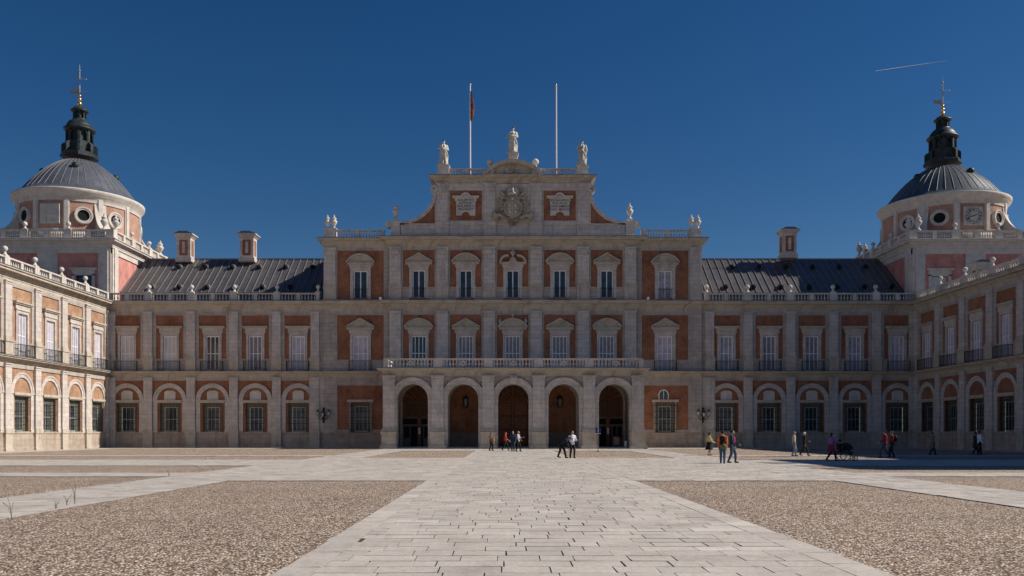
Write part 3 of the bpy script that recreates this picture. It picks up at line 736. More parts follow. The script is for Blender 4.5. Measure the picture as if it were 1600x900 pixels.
for sg in (-1,1):
    m=MB(); m.box(-.85,.85,-.55,.6,29.75,30.0); m.box(-.6,.6,-.45,.5,30.0,30.75); m.box(-.7,.7,-.52,.58,30.75,30.92); m.obj('statue_pedestal',STONE_W,palace,W(X0+.05+sg*7.6,YC))
    s_=bal_section(4.1,29.75,.85,.3,True,6,-.05); s_.parent=palace; s_.location=W(X0+.05+sg*5.05,YC)
    b=ball(30.55,0,-.05,.36); b.parent=palace; b.location=W(X0+.05+sg*2.5,YC)
    m=MB(); m.box(-.4,.4,-.4,.4,29.75,30.55); m.obj('finial_pedestal',STONE_W,palace,W(X0+.05+sg*2.5,YC-.05))
# inscription tablets
def text(txt,size,mat,parent,loc,rot=(PI/2,0,0),name='lettering',ext=.012,bold=.0):
    cu=bpy.data.curves.new('t','FONT'); cu.body=txt; cu.size=size; cu.align_x='CENTER'; cu.align_y='CENTER'; cu.extrude=ext; cu.space_line=.92; cu.offset=bold
    t=bpy.data.objects.new('t',cu); C.objects.link(t); bpy.context.view_layer.update()
    me=bpy.data.meshes.new_from_object(t.evaluated_get(bpy.context.evaluated_depsgraph_get())); bpy.data.objects.remove(t)
    me.materials.clear(); me.materials.append(mat)
    o=link(name,me,parent,loc); o.rotation_euler=rot; return o
LETTER=plain('weathered_lettering',(.16,.15,.15),.9)
for c,tx in ((-5.15,'PHILIPPVS II\nINSTITVIT\nPHILIPPVS V\nPROVEXIT'),(5.15,'FERDINANDVS VI\nPIVS FELIX\nCONSVMMAVIT\nANNO MDCCLII')):
    m=MB(); n=12
    pts=[(-1.05,25.45),(-.45,25.45)]+[(.45*math.cos(PI-PI*k/n),25.45+.42*math.sin(PI*k/n)) for k in range(1,n)]+[(.45,25.45),(1.05,25.45),(1.05,27.0),(1.2,27.05),(1.2,27.35),(-1.2,27.35),(-1.2,27.05),(-1.05,27.0)]
    m.prism(pts,-.16,-.03); m.box(-1.45,-.52,-.3,-.03,27.35,27.6); m.box(.52,1.45,-.3,-.03,27.35,27.6); m.ring(0,27.35,.36,.58,-.34,-.03,0,PI,12); m.ring(0,27.35,.1,.3,-.25,-.03,0,PI,10); m.box(-.52,.52,-.12,-.03,27.35,27.5)
    o=m.obj('inscription_panel',STONE_W,palace,W(X0+.05+c,YC)); text(tx,.36,LETTER,o,(0,-.165,26.6),bold=.006)
# coat of arms
ARMS=stone_mat('carved_arms_stone',(.44,.38,.30),.8,False)
random.seed(11)
m=MB()
m.sph((0,-.2,26.2),(.78,.22,1.0),14,9); m.box(-.7,.7,-.34,-.1,26.2,26.95)
m.ring(0,26.25,.78,.98,-.36,-.1,0,2*PI,20)
for s_ in (-1,1):
    for k in range(5):        # flags, lances and drums fanned out behind the shield
        an=R(22+k*17); L=1.95-.12*k
        p1=(s_*math.sin(an)*L,-.22,26.3+math.cos(an)*L); m.tube((s_*.5,-.15,26.2),p1,.05,.035,6); m.sph(p1,(.11,.1,.16),6,5)
        if k%2==0:
            q=(s_*math.sin(an+.16)*L*.8,-.16,26.3+math.cos(an+.16)*L*.8); m.sph(q,(.26,.09,.22),7,5)
    m.tube((s_*.85,-.3,27.55),(s_*1.25,-.3,27.95),.15,.17,10)
    m.ring(s_*.85,27.0,.22,.32,-.42,-.15,0,2*PI,12)
    for k in range(7):       # reclining lion either side
        t=k/6; m.sph((s_*(.95+.85*t),-.3,25.25+.28*math.sin(PI*t)),(.25,.24,.22),8,6)
    m.sph((s_*1.85,-.38,25.55),(.26,.26,.28),9,7); m.tube((s_*1.7,-.35,25.3),(s_*2.0,-.5,24.95),.09,.07,6)
for k in range(110):
    x=random.gauss(0,1.0); z=25.0+abs(random.gauss(0,.6))
    if abs(x)<2.1 and z<26.8 and not(abs(x)<.7 and z>25.5): m.sph((x,-.15,z),(random.uniform(.05,.15),random.uniform(.1,.28),random.uniform(.05,.15)),6,4)
for k in range(6): m.ring(0,25.0,.1+.09*k,.14+.09*k,-.25-.01*k,-.12,PI,2*PI,8)
ca=m.obj('coat_of_arms',ARMS,palace,AT)
m=MB(); m.lathe([(.5,27.55),(.55,27.7),(.5,27.75)],14,0,-.3)
for k in range(8):
    an=2*PI*k/8; P=[(.5*math.cos(an)*math.cos(t)*1.15,-.3+.5*math.sin(an)*math.cos(t)*1.0,27.75+.62*math.sin(t)) for t in [PI/2*j/6 for j in range(7)]]; m.path(P,.085,5)
m.sph((0,-.3,28.0),(.42,.36,.36),12,8); m.sph((0,-.3,28.5),.12,8,6); m.box(-.03,.03,-.33,-.27,28.55,28.8); m.box(-.09,.09,-.33,-.27,28.66,28.71)
m.obj('crown',STONE_W,ca)
m=MB(); m.box(-.02,.02,-.46,-.42,25.5,26.8); m.box(-.6,.6,-.46,-.42,26.15,26.19); m.sph((0,-.44,27.15),(.16,.14,.16),8,6)
for k in range(4): m.sph(((-1)**k*.28,-.42,26.45 if k<2 else 25.85),(.15,.08,.17),7,5)
m.obj('shield_charges',STONE_W,ca)
for o_ in (ca,)+tuple(ca.children):
    for v in o_.data.vertices: v.co.x*=1.08; v.co.z=26.6+(v.co.z-26.6)*1.06; v.co.y*=1.25

# ------------------------------------------------------------------ portico
YQ=86.9; PB=5.16
pc=[-2*PB,-PB,0,PB,2*PB]; bn=[-13.25]+[(-1.5+k)*PB for k in range(4)]+[13.25]; ar=1.57; zs=5.08
PO=W(X0+.05,YQ)
m=MB(); m.arch_wall(bn,pc,ar,zs,0.0,7.35,0,1.1); m.box(-13.25,13.25,-.02,1.1,7.35,7.5)
m.quad((-13.25,6.2,0),(-13.25,1.1,0),(-13.25,1.1,7.35),(-13.25,6.2,7.35)); m.quad((13.25,1.1,0),(13.25,6.2,0),(13.25,6.2,7.35),(13.25,1.1,7.35))
m.quad((-12.3,1.1,0),(-12.3,6.2,0),(-12.3,6.2,7.35),(-12.3,1.1,7.35)); m.quad((12.3,6.2,0),(12.3,1.1,0),(12.3,1.1,7.35),(12.3,6.2,7.35))
po=m.obj('portico',STONE_B,palace,PO)
m=MB(); m.box(-13.1,13.1,1.1,6.1,7.2,7.36); m.obj('ceiling',STONE,po)
for c in pc:
    m=MB(); m.ring(c,zs,ar,2.15,-.16,0,n=24); m.ring(c,zs,1.98,2.24,-.26,-.16,n=24); m.ring(c,zs,ar,ar+.10,-.21,-.16,n=24)
    for s_ in (-1,1):
        a,b=sorted((c+s_*ar,c+s_*2.0)); m.box(a,b,-.10,0,0,4.92); m.box(a-(.05 if s_>0 else 0),b+(0 if s_>0 else .05),-.18,1.1 if 0 else 0,4.92,5.08)
        a,b=sorted((c+s_*(ar-.06),c+s_*ar)); m.box(a,b,-.18,1.15,4.92,5.08)
    if c==0: m.prism([(-.3,6.6),(.3,6.6),(.42,7.5),(-.42,7.5)],-.42,-.1); m.sph((0,-.4,7.1),(.5,.16,.42),9,6)
    m.obj('archivolt',STONE,po)
for i in range(6):
    x=(-2.5+i)*PB; x=max(-12.72,min(12.72,x))
    m=MB(); hw=.60; m.T=Matrix.Translation((0,-.12,0))
    m.box(x-hw-.3,x+hw+.3,-.72,.12,0,.28); m.box(x-hw-.22,x+hw+.22,-.62,.12,.28,.42); m.box(x-hw-.12,x+hw+.12,-.5,.12,.42,1.55); m.box(x-hw-.24,x+hw+.24,-.62,.12,1.55,1.75)
    m.box(x-hw-.12,x+hw+.12,-.48,.12,1.75,1.98); m.box(x-hw-.06,x+hw+.06,-.40,.12,1.98,2.12); m.box(x-hw,x+hw,-.32,.12,2.12,7.0); m.box(x-hw-.05,x+hw+.05,-.37,.12,7.0,7.1)
    m.box(x-hw,x+hw,-.32,.12,7.1,7.3); m.box(x-hw-.1,x+hw+.1,-.42,.12,7.3,7.5)
    pl_=m.obj('pilaster',[STONE,STONE_C],po)
    for f_ in pl_.data.polygons:
        if f_.center.z<2.12: f_.material_index=1  # stained stone below the shaft supplies contrast in place of shading
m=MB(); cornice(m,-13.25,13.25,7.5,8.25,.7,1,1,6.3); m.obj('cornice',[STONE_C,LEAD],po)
# terrace balustrade
for i in range(5):
    m=MB(); a,b=bn[i],bn[i+1]; z=8.25; m.box(a,b,-.42,0,z,z+.12); m.box(a,b,-.42,0,z+.86,z+1.0)
    for p in ((a,a+.45),(b-.45,b)): m.box(p[0],p[1],-.46,.04,z,z+.99)
    n=13
    for k in range(n):
        x=a+.45+(b-a-.9)*(k+.5)/n; baluster(m,x,z+.12,.74,.15,-.21)
    for cx in ((a+b)/2,):
        m.ring(cx,z+.49,.14,.3,-.34,-.08,0,2*PI,12)
    m.obj('balustrade',STONE_W,po)
for sg in (-1,1):
    m=MB(); z=8.25; x=sg*13.1; m.box(x-.17,x+.17,0,6.2,z,z+.12); m.box(x-.17,x+.17,0,6.2,z+.86,z+1.0)
    for k in range(16):
        m.lathe([(.08,z+.12),(.1,z+.4),(.05,z+.7),(.08,z+.86)],6,x,.2+k*.37)
    m.obj('balustrade',STONE_W,po)
# floor, step and back wall of the portico
m=MB(); m.box(-12.3,12.3,.3,6.1,0,.16); m.box(-13.2,13.2,-.05,.3,0,.08); m.obj('porch_floor',STONE,po)
m=MB(); m.arch_wall(bn,pc,1.75,5.1,.1,7.35,5.9,6.25); m.obj('inner_wall',STONE,po)
m=MB()
for c in pc: m.ring(c,5.1,1.75,2.1,5.82,5.9,n=20)
m.obj('inner_archivolt',STONE_C,po)
for c in (-PB,PB):
    m=MB(); m.arch_fill(c,1.76,1.7,5.1,6.2); m.obj('brick_niche',STUCCO if 0 else BRICK,po)
    m=MB(); m.box(c-1.75,c+1.75,6.02,6.24,.1,1.7); m.obj('dado',plain('grey_dado',(.2,.165,.135)),po)
def door(c,glazed):
    d=MB(); d.arch_fill(c,1.76,.1 if not glazed else 3.3,5.1,6.12)
    d.cur=1
    for s_ in (-1,1):
        for z0,z1 in (((3.45,4.9),) if glazed else ((.5,1.9),(2.1,3.4),(3.6,4.9))):
            a,b=sorted((c+s_*.2,c+s_*1.5)); d.box(a,b,6.06,6.12,z0,z1); d.box(a+.15,b-.15,6.03,6.06,z0+.15,z1-.15)
    for k in range(7):
        t=PI*(k+.5)/7; d.tube((c+.35*math.cos(t),6.08,5.12+.35*math.sin(t)),(c+1.6*math.cos(t),6.08,5.12+1.6*math.sin(t)),.05,.09,6)
    d.ring(c,5.12,1.15,1.25,6.03,6.1,0,PI,16); d.ring(c,5.12,.3,.4,6.03,6.1,0,PI,12)
    d.box(c-.08,c+.08,6.0,6.12,.1 if not glazed else 3.3,6.7); d.box(c-1.75,c+1.75,6.0,6.12,5.0,5.14)
    do=d.obj('door',[WOOD,WOODL] if not glazed else [WOODL,WOOD],po)
    if glazed:
        g_=MB(); g_.quad((c-1.75,6.14,.16),(c+1.75,6.14,.16),(c+1.75,6.14,3.3),(c-1.75,6.14,3.3)); g_.obj('pane',VOID,do)
        f=MB()
        f.box(c-1.75,c+1.75,6.04,6.12,2.35,2.6); f.box(c-1.75,c+1.75,6.04,6.12,3.2,3.32)
        for x in (-1.68,-.95,-.05,.55,1.1,1.68): f.box(c+x-.06,c+x+.06,6.05,6.12,.16,2.35)
        f.box(c-1.75,c-1.0,6.06,6.11,.16,1.1); f.box(c+.6,c+1.75,6.06,6.11,.16,1.1)
        f.obj('frame',plain('grey_brown_frame',(.17,.14,.12)),do)
        s_=MB(); s_.box(c-.12,c+.3,5.9,6.04,.16,3.3); s_.obj('door_leaf',WOODL,do)
        n_=MB(); n_.box(c-.02,c+.2,5.87,5.9,1.5,2.2); n_.obj('notice',WHITE,do)
door(pc[0],True); door(pc[4],True); door(0,False)

# ------------------------------------------------------------------ corner towers
def tower(cx,cy,clock,kz=1.0):
    hw=7.0; zb,zt=0,22.1
    T=W(cx,cy)
    m=MB()
    hol=[]
    for s_ in range(4):
        m.T=Matrix.Rotation(s_*PI/2,4,'Z')
        if s_==0: m.holed(-hw,hw,F2-1,zt,[(-3.9-1.05,-3.9+.85,17.3,19.6),(3.9-.85,3.9+1.05,17.3,19.6)],-hw,.4)
        else: m.quad((-hw,-hw,F2-1),(hw,-hw,F2-1),(hw,-hw,zt),(-hw,-hw,zt))
    m.T=None
    t=m.obj('tower',PINK,palace,T)
    m=MB()
    for s_ in range(4):
        m.T=Matrix.Rotation(s_*PI/2,4,'Z')
        for x in (-hw+.7,hw-.7):
            m.box(x-.7,x+.7,-hw-.16,-hw,F2-1,zt)
            m.box(x-.42,x+.42,-hw-.28,-hw-.16,F2-1,zt)
        m.box(-hw,hw,-hw-.12,-hw,21.5,zt)
        if s_==0 or s_==2: m.box(-1.1,1.1,-hw-.16,-hw,F2-1,zt)
    m.T=None; m.obj('corner_pilaster',STONE_W,t)
    m=MB()
    for s_ in range(4):
        pass
    for (a,b,p) in ((0,.22,.10),(.22,.42,.16),(.42,.58,.30),(.58,.70,.42),(.70,.90,.85),(.90,1.0,1.0)): q=hw+.16+.65*p; m.box(-q,q,-q,q,zt+.95*a,zt+.95*b)
    m.obj('cornice',STONE_W,t)
    for x in (-3.95,3.95):
        m=MB(); m.box(x-1.25,x-.95,-hw-.12,-hw,17.2,19.75); m.box(x+.95,x+1.25,-hw-.12,-hw,17.2,19.75); m.box(x-1.25,x+1.25,-hw-.12,-hw,19.6,20.2); m.box(x-1.5,x+1.5,-hw-.32,-hw,20.2,20.42)
        m.cur=1; m.quad((x-1.05,-hw+.3,17.3),(x+1.05,-hw+.3,17.3),(x+1.05,-hw+.3,19.6),(x-1.05,-hw+.3,19.6)); m.obj('window',[STONE_W,GREYP if clock else GLASS],t)
    # balustrades: four sides
    for s_ in range(4):
        m=MB(); m.T=Matrix.Rotation(s_*PI/2,4,'Z'); y=-hw-.25; z=23.05
        m.box(-hw,hw,y-.2,y+.2,z,z+.14); m.box(-hw,hw,y-.2,y+.2,z+.85,z+1.0)
        for x in (-hw-.05,-2.4,2.4,hw+.05): m.box(x-.42,x+.42,y-.26,y+.26,z,z+1.02)
        for a,b in ((-6.5,-2.9),(-1.9,1.9),(2.9,6.5)):
            mid=(a+b)/2; m.box(mid-.25,mid+.25,y-.19,y+.19,z+.14,z+.85)
            for p,q in ((a,mid-.3),(mid+.3,b)):
                for k in range(6): baluster(m,p+(q-p)*(k+.5)/6,z+.14,.71,.1,y)
        m.T=None; m.obj('balustrade',STONE_W,t)
        for x in (-2.4,2.4):
            m=MB(); m.T=Matrix.Rotation(s_*PI/2,4,'Z'); m.box(x-.26,x+.26,y-.22,y+.22,z+1.02,z+1.12); m.lathe([(.2,z+1.12),(.1,z+1.35),(.12,z+1.4)],8,x,y); m.sph((x,y,z+1.64),.26,10,7); m.obj('ball_finial',STONE_W,t)
        for x in (-hw+.55,-hw-.45):
            m=MB(); m.T=Matrix.Rotation(s_*PI/2,4,'Z'); urn(z+1.02,.95,x if x>-hw else -hw-.05,y if x>-hw else -hw+.75,m); m.obj('urn',STONE_W,t)
    # drum with twelve bays
    rd=6.55
    m=MB(); m.lathe([(rd,23.0),(rd,28.0)],72); dr=m.obj('drum',STUCCO,t)
    m=MB()
    m.lathe([(rd+.35,23.0),(rd+.35,24.0),(rd+.12,24.15),(rd+.12,24.4)],72)
    m.lathe([(rd+.1,27.55),(rd+.1,28.0),(rd+.22,28.1),(rd+.25,28.25),(rd+.55,28.5),(rd+.62,28.75),(rd+.62,28.9),(rd+.2,29.02)],72)
    for k in range(12):
        for dd in (0,):
            a=R(-90+15+30*k); m.T=Matrix.Rotation(a,4,'Z'); m.box(rd-.1,rd+.20,-.22,.22,24.0,28.0); m.box(rd-.1,rd+.10,-.34,.34,24.0,28.0)
    m.T=None; m.obj('drum_mouldings',STONE_W,dr if 0 else t)
    for k in range(12):
        az=-90+30*k; M=Matrix.Rotation(R(az+90),4,'Z')@Matrix.Translation((0,-rd-.02,0))
        kk=k%12
        if kk in (1,2,4,5,7,8,10,11):
            m=MB(); m.T=M; m.ring(0,26.0,.62,.98,-.17,.1,0,2*PI,24); m.ring(0,26.0,.8,.92,-.22,-.17,0,2*PI,24)
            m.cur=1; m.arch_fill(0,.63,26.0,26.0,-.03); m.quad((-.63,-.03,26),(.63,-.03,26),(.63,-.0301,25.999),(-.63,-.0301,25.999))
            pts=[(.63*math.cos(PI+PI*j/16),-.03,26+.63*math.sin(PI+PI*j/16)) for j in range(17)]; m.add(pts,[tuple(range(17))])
            m.obj('oculus_window',[STONE_W,VOID],t)
        elif kk==0:
            m=MB(); m.T=M; m.box(-1.08,1.08,-.12,0.05,24.9,27.1); q=m.obj('clock_face' if clock else 'stone_tablet',MARBLE,t)
            if clock:
                h=MB(); h.T=M
                for (ang,L,wd) in ((72,.62,.07),(246,.92,.05)):
                    a=R(90-ang); h.tube((-.15*math.cos(a),-.16,26-.15*math.sin(a)),(L*math.cos(a),-.16,26+L*math.sin(a)),wd,wd*.5,6)
                h.ring(0,26,.88,.91,-.135,-.121,0,2*PI,28)
                for j in range(60):
                    a=2*PI*j/60; L=.04 if j%5 else .09; 
                    h.tube((.93*math.cos(a),-.125,26+.93*math.sin(a)),((.93+L)*math.cos(a),-.125,26+(.93+L)*math.sin(a)),.012 if j%5 else .02,None,4)
                # clock_face is flush on the -Y bay
                h.obj('clock_hands',IRON,t)
                for j,nm in enumerate(('XII','I','II','III','IIII','V','VI','VII','VIII','IX','X','XI')):
                    a=R(90-30*j); text(nm,.24,IRON,t,(.7*math.cos(a),-rd-.02-.13,26+.7*math.sin(a)),name='numeral',ext=.006,bold=.008)
    # scroll buttresses on the diagonals
    for k in range(4):
        m=MB(); m.T=Matrix.Rotation(R(45+90*k),4,'Z'); n=12
        cur=[(rd+2.7*(1-math.cos(PI/2*j/n)),24.1+3.7*(1-math.sin(PI/2*j/n))) for j in range(n+1)]
        for j in range(n):
            (x0,z0),(x1,z1)=cur[j],cur[j+1]; m.prism([(x0,23.05),(x1+.001,23.05),(x1+.001,z1),(x0,z0)],-.5,.5)
            m.prism([(x0,z0-.15),(x1+.001,z1-.15),(x1+.001,z1+.12),(x0,z0+.12)],-.62,.62)
        m.T=m.T; m.obj('scroll_buttress',STONE_W,t)
    # lead dome
    m=MB(); prof=[(6.9,28.98),(6.55,29.15),(6.2,29.5),(5.8,30.0),(5.35,30.6),(4.85,31.2),(4.25,31.85),(3.6,32.45),(2.9,33.0),(2.3,33.4),(1.9,33.65)]; m.lathe(prof,72)
    m.cur=1
    for k in range(44):
        a=2*PI*k/44
        P=[((r+.01)*math.cos(a),(r+.01)*math.sin(a),z+.005) for r,z in prof[2:]]
        for j in range(len(P)-1): m.tube(P[j],P[j+1],.035,.035,4)
    m.obj('dome',[LEAD,SEAM] if not clock else [DOMEG,SEAM],t)
    for k in range(4):
        a=R(-90+20+90*k); r=3.9; m=MB(); m.sph((r*math.cos(a),r*math.sin(a),32.3),(.4,.4,.4),9,6); m.obj('dome_vent',COPPER,t)
    n0=len(t.children)
    # lantern
    mt=COPPER
    m=MB(); m.lathe([(2.1,34.2),(2.1,34.5),(1.95,34.6),(1.95,34.75)],8,a0=R(22.5),smooth=False)
    m.lathe([(1.55,34.75),(1.55,36.0),(1.45,36.1)],8,a0=R(22.5),smooth=False)
    m.lathe([(1.15,36.0),(1.15,37.5)],8,a0=R(22.5),smooth=False)
    for k in range(8):
        a=R(22.5+45*k); m.T=Matrix.Rotation(a,4,'Z')
        m.box(1.15,1.95,-.14,.14,34.7,35.7); m.box(1.15,1.8,-.17,.17,35.7,35.85); m.box(1.05,1.5,-.12,.12,35.85,37.4)
    m.T=None
    for k in range(8):
        a=R(45*k); m.T=Matrix.Rotation(a+PI/2,4,'Z'); m.ring(0,36.9,.34,.46,-1.38,-1.1,0,PI,8); m.box(-.46,-.34,-1.38,-1.1,35.2,36.9); m.box(.34,.46,-1.38,-1.1,35.2,36.9)
    m.T=None
    m.lathe([(1.5,37.35),(1.75,37.5),(1.78,37.65),(1.5,37.75),(1.42,38.1),(1.15,38.5),(.8,38.75),(.78,38.85)],16)
    m.lathe([(.55,38.8),(.55,39.7)],8,a0=R(22.5),smooth=False)
    for k in range(8):
        a=R(22.5+45*k); m.T=Matrix.Rotation(a,4,'Z'); m.box(.5,.72,-.08,.08,38.8,39.7)
    m.T=None
    m.lathe([(.75,39.65),(1.0,39.8),(1.0,39.9),(.85,40.0),(.55,40.3),(.2,40.45),(.1,40.6)],16)
    m.obj('lantern',[mt],t)
    m=MB()
    for z,r in ((40.75,.24),(41.25,.21),(41.68,.17)): m.sph((0,0,z),r,12,8)
    m.obj('gilded_ball',GOLD,t)
    m=MB(); m.tube((0,0,40.5),(0,0,44.6),.07,.05,6); m.tube((0,0,44.6),(0,0,46.0),.05,.015,6); m.tube((-.75,0,44.2),(.75,0,44.2),.045,None,5)
    for x in (-.75,.75): m.sph((x,0,44.2),.09,6,5)
    m.tube((0,0,42.75),(.95,0,42.75),.03,None,5); m.prism([(-1.05,42.6),(-.1,42.45),(-.1,43.1),(-.6,42.95),(-1.1,43.05)],-.02,.02); m.sph((0,0,45.2),.11,7,5)
    m.obj('weathervane',plain('dull_gilt',(.38,.33,.25),.5,.5),t)
    for o_ in list(t.children)[n0:]:
        o_.location.z-=.55
        if o_.name.startswith('lantern'):
            for v in o_.data.vertices: v.co.x*=.88; v.co.y*=.88
    if kz!=1:
        for o_ in list(t.children):
            if o_.name.split('.')[0] in ('drum','drum_mouldings','oculus_window','clock_face','clock_hands','scroll_buttress','dome','dome_vent','lantern','gilded_ball','weathervane','numeral','lettering'):
                if o_.location.z>5: o_.location.z=23.05+(o_.location.z-23.05)*kz; continue
                for v in o_.data.vertices:
                    if v.co.z>23.05: v.co.z=23.05+(v.co.z-23.05)*kz
    return t
DOMEG=lead_mat('greenish_dome_lead',(.07,.085,.095))
tower(-50.45,100.75,False)
tower(52.3,101.2,True,.945)

# ------------------------------------------------------------------ statues
def remesh(mb,vox,name='r',it=2):
    me=mb.mesh(name,[STONE]); o=bpy.data.objects.new(name,me); C.objects.link(o)
    md=o.modifiers.new('r','REMESH'); md.mode='VOXEL'; md.voxel_size=vox
    sm=o.modifiers.new('s','SMOOTH'); sm.factor=.5; sm.iterations=it
    bpy.context.view_layer.update(); dg=bpy.context.evaluated_depsgraph_get()
    out=bpy.data.meshes.new_from_object(o.evaluated_get(dg)); bpy.data.objects.remove(o)
    out.polygons.foreach_set('use_smooth',[True]*len(out.polygons)); return out
def capsule(m,p0,r0,p1,r1,n=8):
    m.sph(p0,r0,n,6); m.sph(p1,r1,n,6); m.tube(p0,p1,r0,r1,n)
def statue(loc,label,seed,armR,armL,rz=0,H=2.95):
    random.seed(seed); m=MB(); k=H/3.0
    ph=[random.uniform(0,6) for _ in range(4)]
    def fold(a,z): return 1+.13*math.sin(7*a+ph[0]+z*.9)+.08*math.sin(11*a+ph[1]-z*1.3)
    m.lathe([(x*k,z*k) for x,z in ((.42,.12),(.50,.2),(.45,.6),(.42,1.1),(.40,1.5),(.34,1.75),(.38,2.0),(.40,2.25),(.28,2.42),(.12,2.5))],36,fn=fold)
    m.box(-.5*k,.5*k,-.42*k,.42*k,0,.14*k)
    capsule(m,(.05,-.02*k,2.4*k),.10*k,(.03,-.04,2.6*k),.09*k); m.sph((.03*k,-.05*k,2.72*k),(.135*k,.155*k,.185*k),14,10)
    m.sph((.03*k,-.2*k,2.70*k),(.03*k,.045*k,.05*k),6,5)
    for (sh,el,hd) in (armR,armL):
        sh,el,hd=[tuple(c*k for c in p) for p in (sh,el,hd)]
        capsule(m,sh,.15*k,el,.125*k); capsule(m,el,.12*k,hd,.07*k); m.sph(hd,.075*k,7,5)
    # mantle thrown over a shoulder
    pts=[(-.32,.0,2.3),(-.15,-.33,2.0),(.18,-.42,1.6),(.40,-.25,1.25),(.48,.05,.9),(.42,.1,.5)]
    for i in range(len(pts)-1): capsule(m,tuple(c*k for c in pts[i]),.10*k,tuple(c*k for c in pts[i+1]),.11*k,7)
    capsule(m,(.12*k,-.38*k,1.3*k),.12*k,(.16*k,-.42*k,.85*k),.09*k); capsule(m,(.16*k,-.42*k,.85*k),.09*k,(.14*k,-.36*k,.22*k),.07*k)
    t=thing('statue',label,'statue',loc,rz,'marble statues crowning the attic')
    me=remesh(m,.026,'r',0); me.materials.clear(); me.materials.append(MARBLE); link('figure',me,t)
    c=MB(); c.lathe([(.13*k,2.80*k),(.16*k,2.90*k),(.12*k,2.93*k)],12,.03*k,-.05*k)
    for j in range(8):
        a=2*PI*j/8; c.tube((.03*k+.15*k*math.cos(a),-.05*k+.15*k*math.sin(a),2.88*k),(.03*k+.17*k*math.cos(a),-.05*k+.17*k*math.sin(a),3.02*k),.035*k,.008,4)
    c.obj('crown',plain('dark_crown',(.09,.085,.08)),t); return t
A=((-.36,0,2.3),(-.58,-.12,1.85),(-.62,-.35,1.75)); B=((.38,0,2.3),(.50,-.1,1.85),(.2,-.42,1.85))
statue((X0+.05,YC,32.25),'crowned robed statue highest on the middle of the curved pediment',5,A,B,0,2.95)
statue((X0+.05-7.6,YC,30.92),'crowned robed statue on the attic corner nearest the flagpole with the flag',9,((-.36,0,2.3),(-.56,-.1,1.95),(-.2,-.40,2.1)),B,R(12),2.85)
statue((X0+.05+7.6,YC,30.92),'crowned robed statue on the attic corner beyond the bare flagpole',14,((-.36,0,2.3),(-.50,-.15,1.9),(-.45,-.45,2.1)),((.38,0,2.3),(.52,-.05,1.8),(.48,-.1,1.3)),R(-14),2.8)
# flagpoles and flag
for x,lab in ((734.5,'white flagpole with a furled flag rising behind the attic balustrade'),(869,'bare white flagpole rising behind the attic balustrade, no flag')):
    Y=95.5; X=(x-VX)*Y/FPX; t=thing('flagpole',lab,'flagpole',(X,Y,29.75),0,'flagpoles on the palace roof')
    m=MB(); m.tube((0,0,0),(0,0,11.0),.12,.08,12); m.lathe([(.2,0),(.2,.2),(.12,.4)],10); m.obj('pole',POLE,t); m=MB(); m.sph((0,0,11.1),.11,8,6); m.obj('ball_cap',GOLD,t)
    if x<800:
        fm=MB(); n=9
        rows=[]
        for i in range(15):
            z=10.4-i*.235; wd=.04+.30*min(1,i/6)*(1-.25*(i>12)); rows.append([(.08+wd*j/n+.03*math.sin(i*.9),.09*math.sin(j*1.9+i*.35),z) for j in range(n+1)])
        for i in range(14):
            for j in range(n):
                fm.cur=0 if (j in (0,1,7,8)) else 1
                fm.add([rows[i][j],rows[i+1][j],rows[i+1][j+1],rows[i][j+1]],[(0,1,2,3)],True)
        f=fm.obj('flag',[plain('dark_red_cloth',(.30,.025,.02)),plain('ochre_cloth',(.42,.26,.03))],None,(X,Y,29.75)); tag(f,'red and yellow flag hanging furled against its white pole','flag')
# wall lanterns beside the pavilions
def wall_lantern(loc,label):
    t=thing('wall_lantern',label,'lantern',loc,0,'bracket lanterns on the facade'); t.scale=(.74,.74,.70)
    m=MB(); m.box(-.14,.14,-.12,0,-1.1,.9); m.sph((0,-.15,.95),(.16,.14,.2),8,6); m.lathe([(.05,-1.35),(.16,-1.15),(.12,-.9)],8,0,-.1)
    for z,r in ((-.5,.22),(-.1,.26),(.35,.2)): m.sph((0,-.16,z),(r,.16,.16),9,6)
    for s_ in (-1,1):
        P=[(0,-.15,-.7),(s_*.25,-.3,-.85),(s_*.55,-.42,-.75),(s_*.72,-.5,-.45),(s_*.78,-.5,-.2)]; m.path(P,.045,6)
        P=[(0,-.15,.1),(s_*.25,-.3,.05),(s_*.45,-.4,-.2),(s_*.5,-.42,-.5)]; m.path(P,.03,5)
    P=[(0,-.15,-.7),(0,-.6,-.85),(0,-.85,-.5)]; m.path(P,.045,6)
    m.obj('bracket',IRON,t)
    for x,y,z in ((-.78,-.5,-.2),(.78,-.5,-.2),(0,-.85,-.4)):
        g_=MB(); g_.lathe([(.12,z+.08),(.22,z+.62)],6,x,y,smooth=False); lo=g_.obj('lamp_glass',LGLASS,t)
        c=MB(); c.lathe([(.10,z),(.14,z+.08)],6,x,y); c.lathe([(.29,z+.62),(.26,z+.70),(.12,z+.85),(.13,z+.92),(.03,z+1.12)],8,x,y)
        for k in range(6):
            a=2*PI*k/6; c.tube((x+.13*math.cos(a),y+.13*math.sin(a),z+.08),(x+.235*math.cos(a),y+.235*math.sin(a),z+.62),.014,None,4)
        c.obj('lamp_cap',plain('tarnished_brass',(.16,.12,.05),.4,.7) if 'TB' not in globals() else TB,t)
    return t
wall_lantern((X0-20.75,YF-.3,3.65),'ornate iron wall lantern left of the portico, on bare stone by the barred window')
wall_lantern((X0+20.95,YF-.3,3.65),'ornate iron wall lantern right of the portico, above the woman in the long skirt')
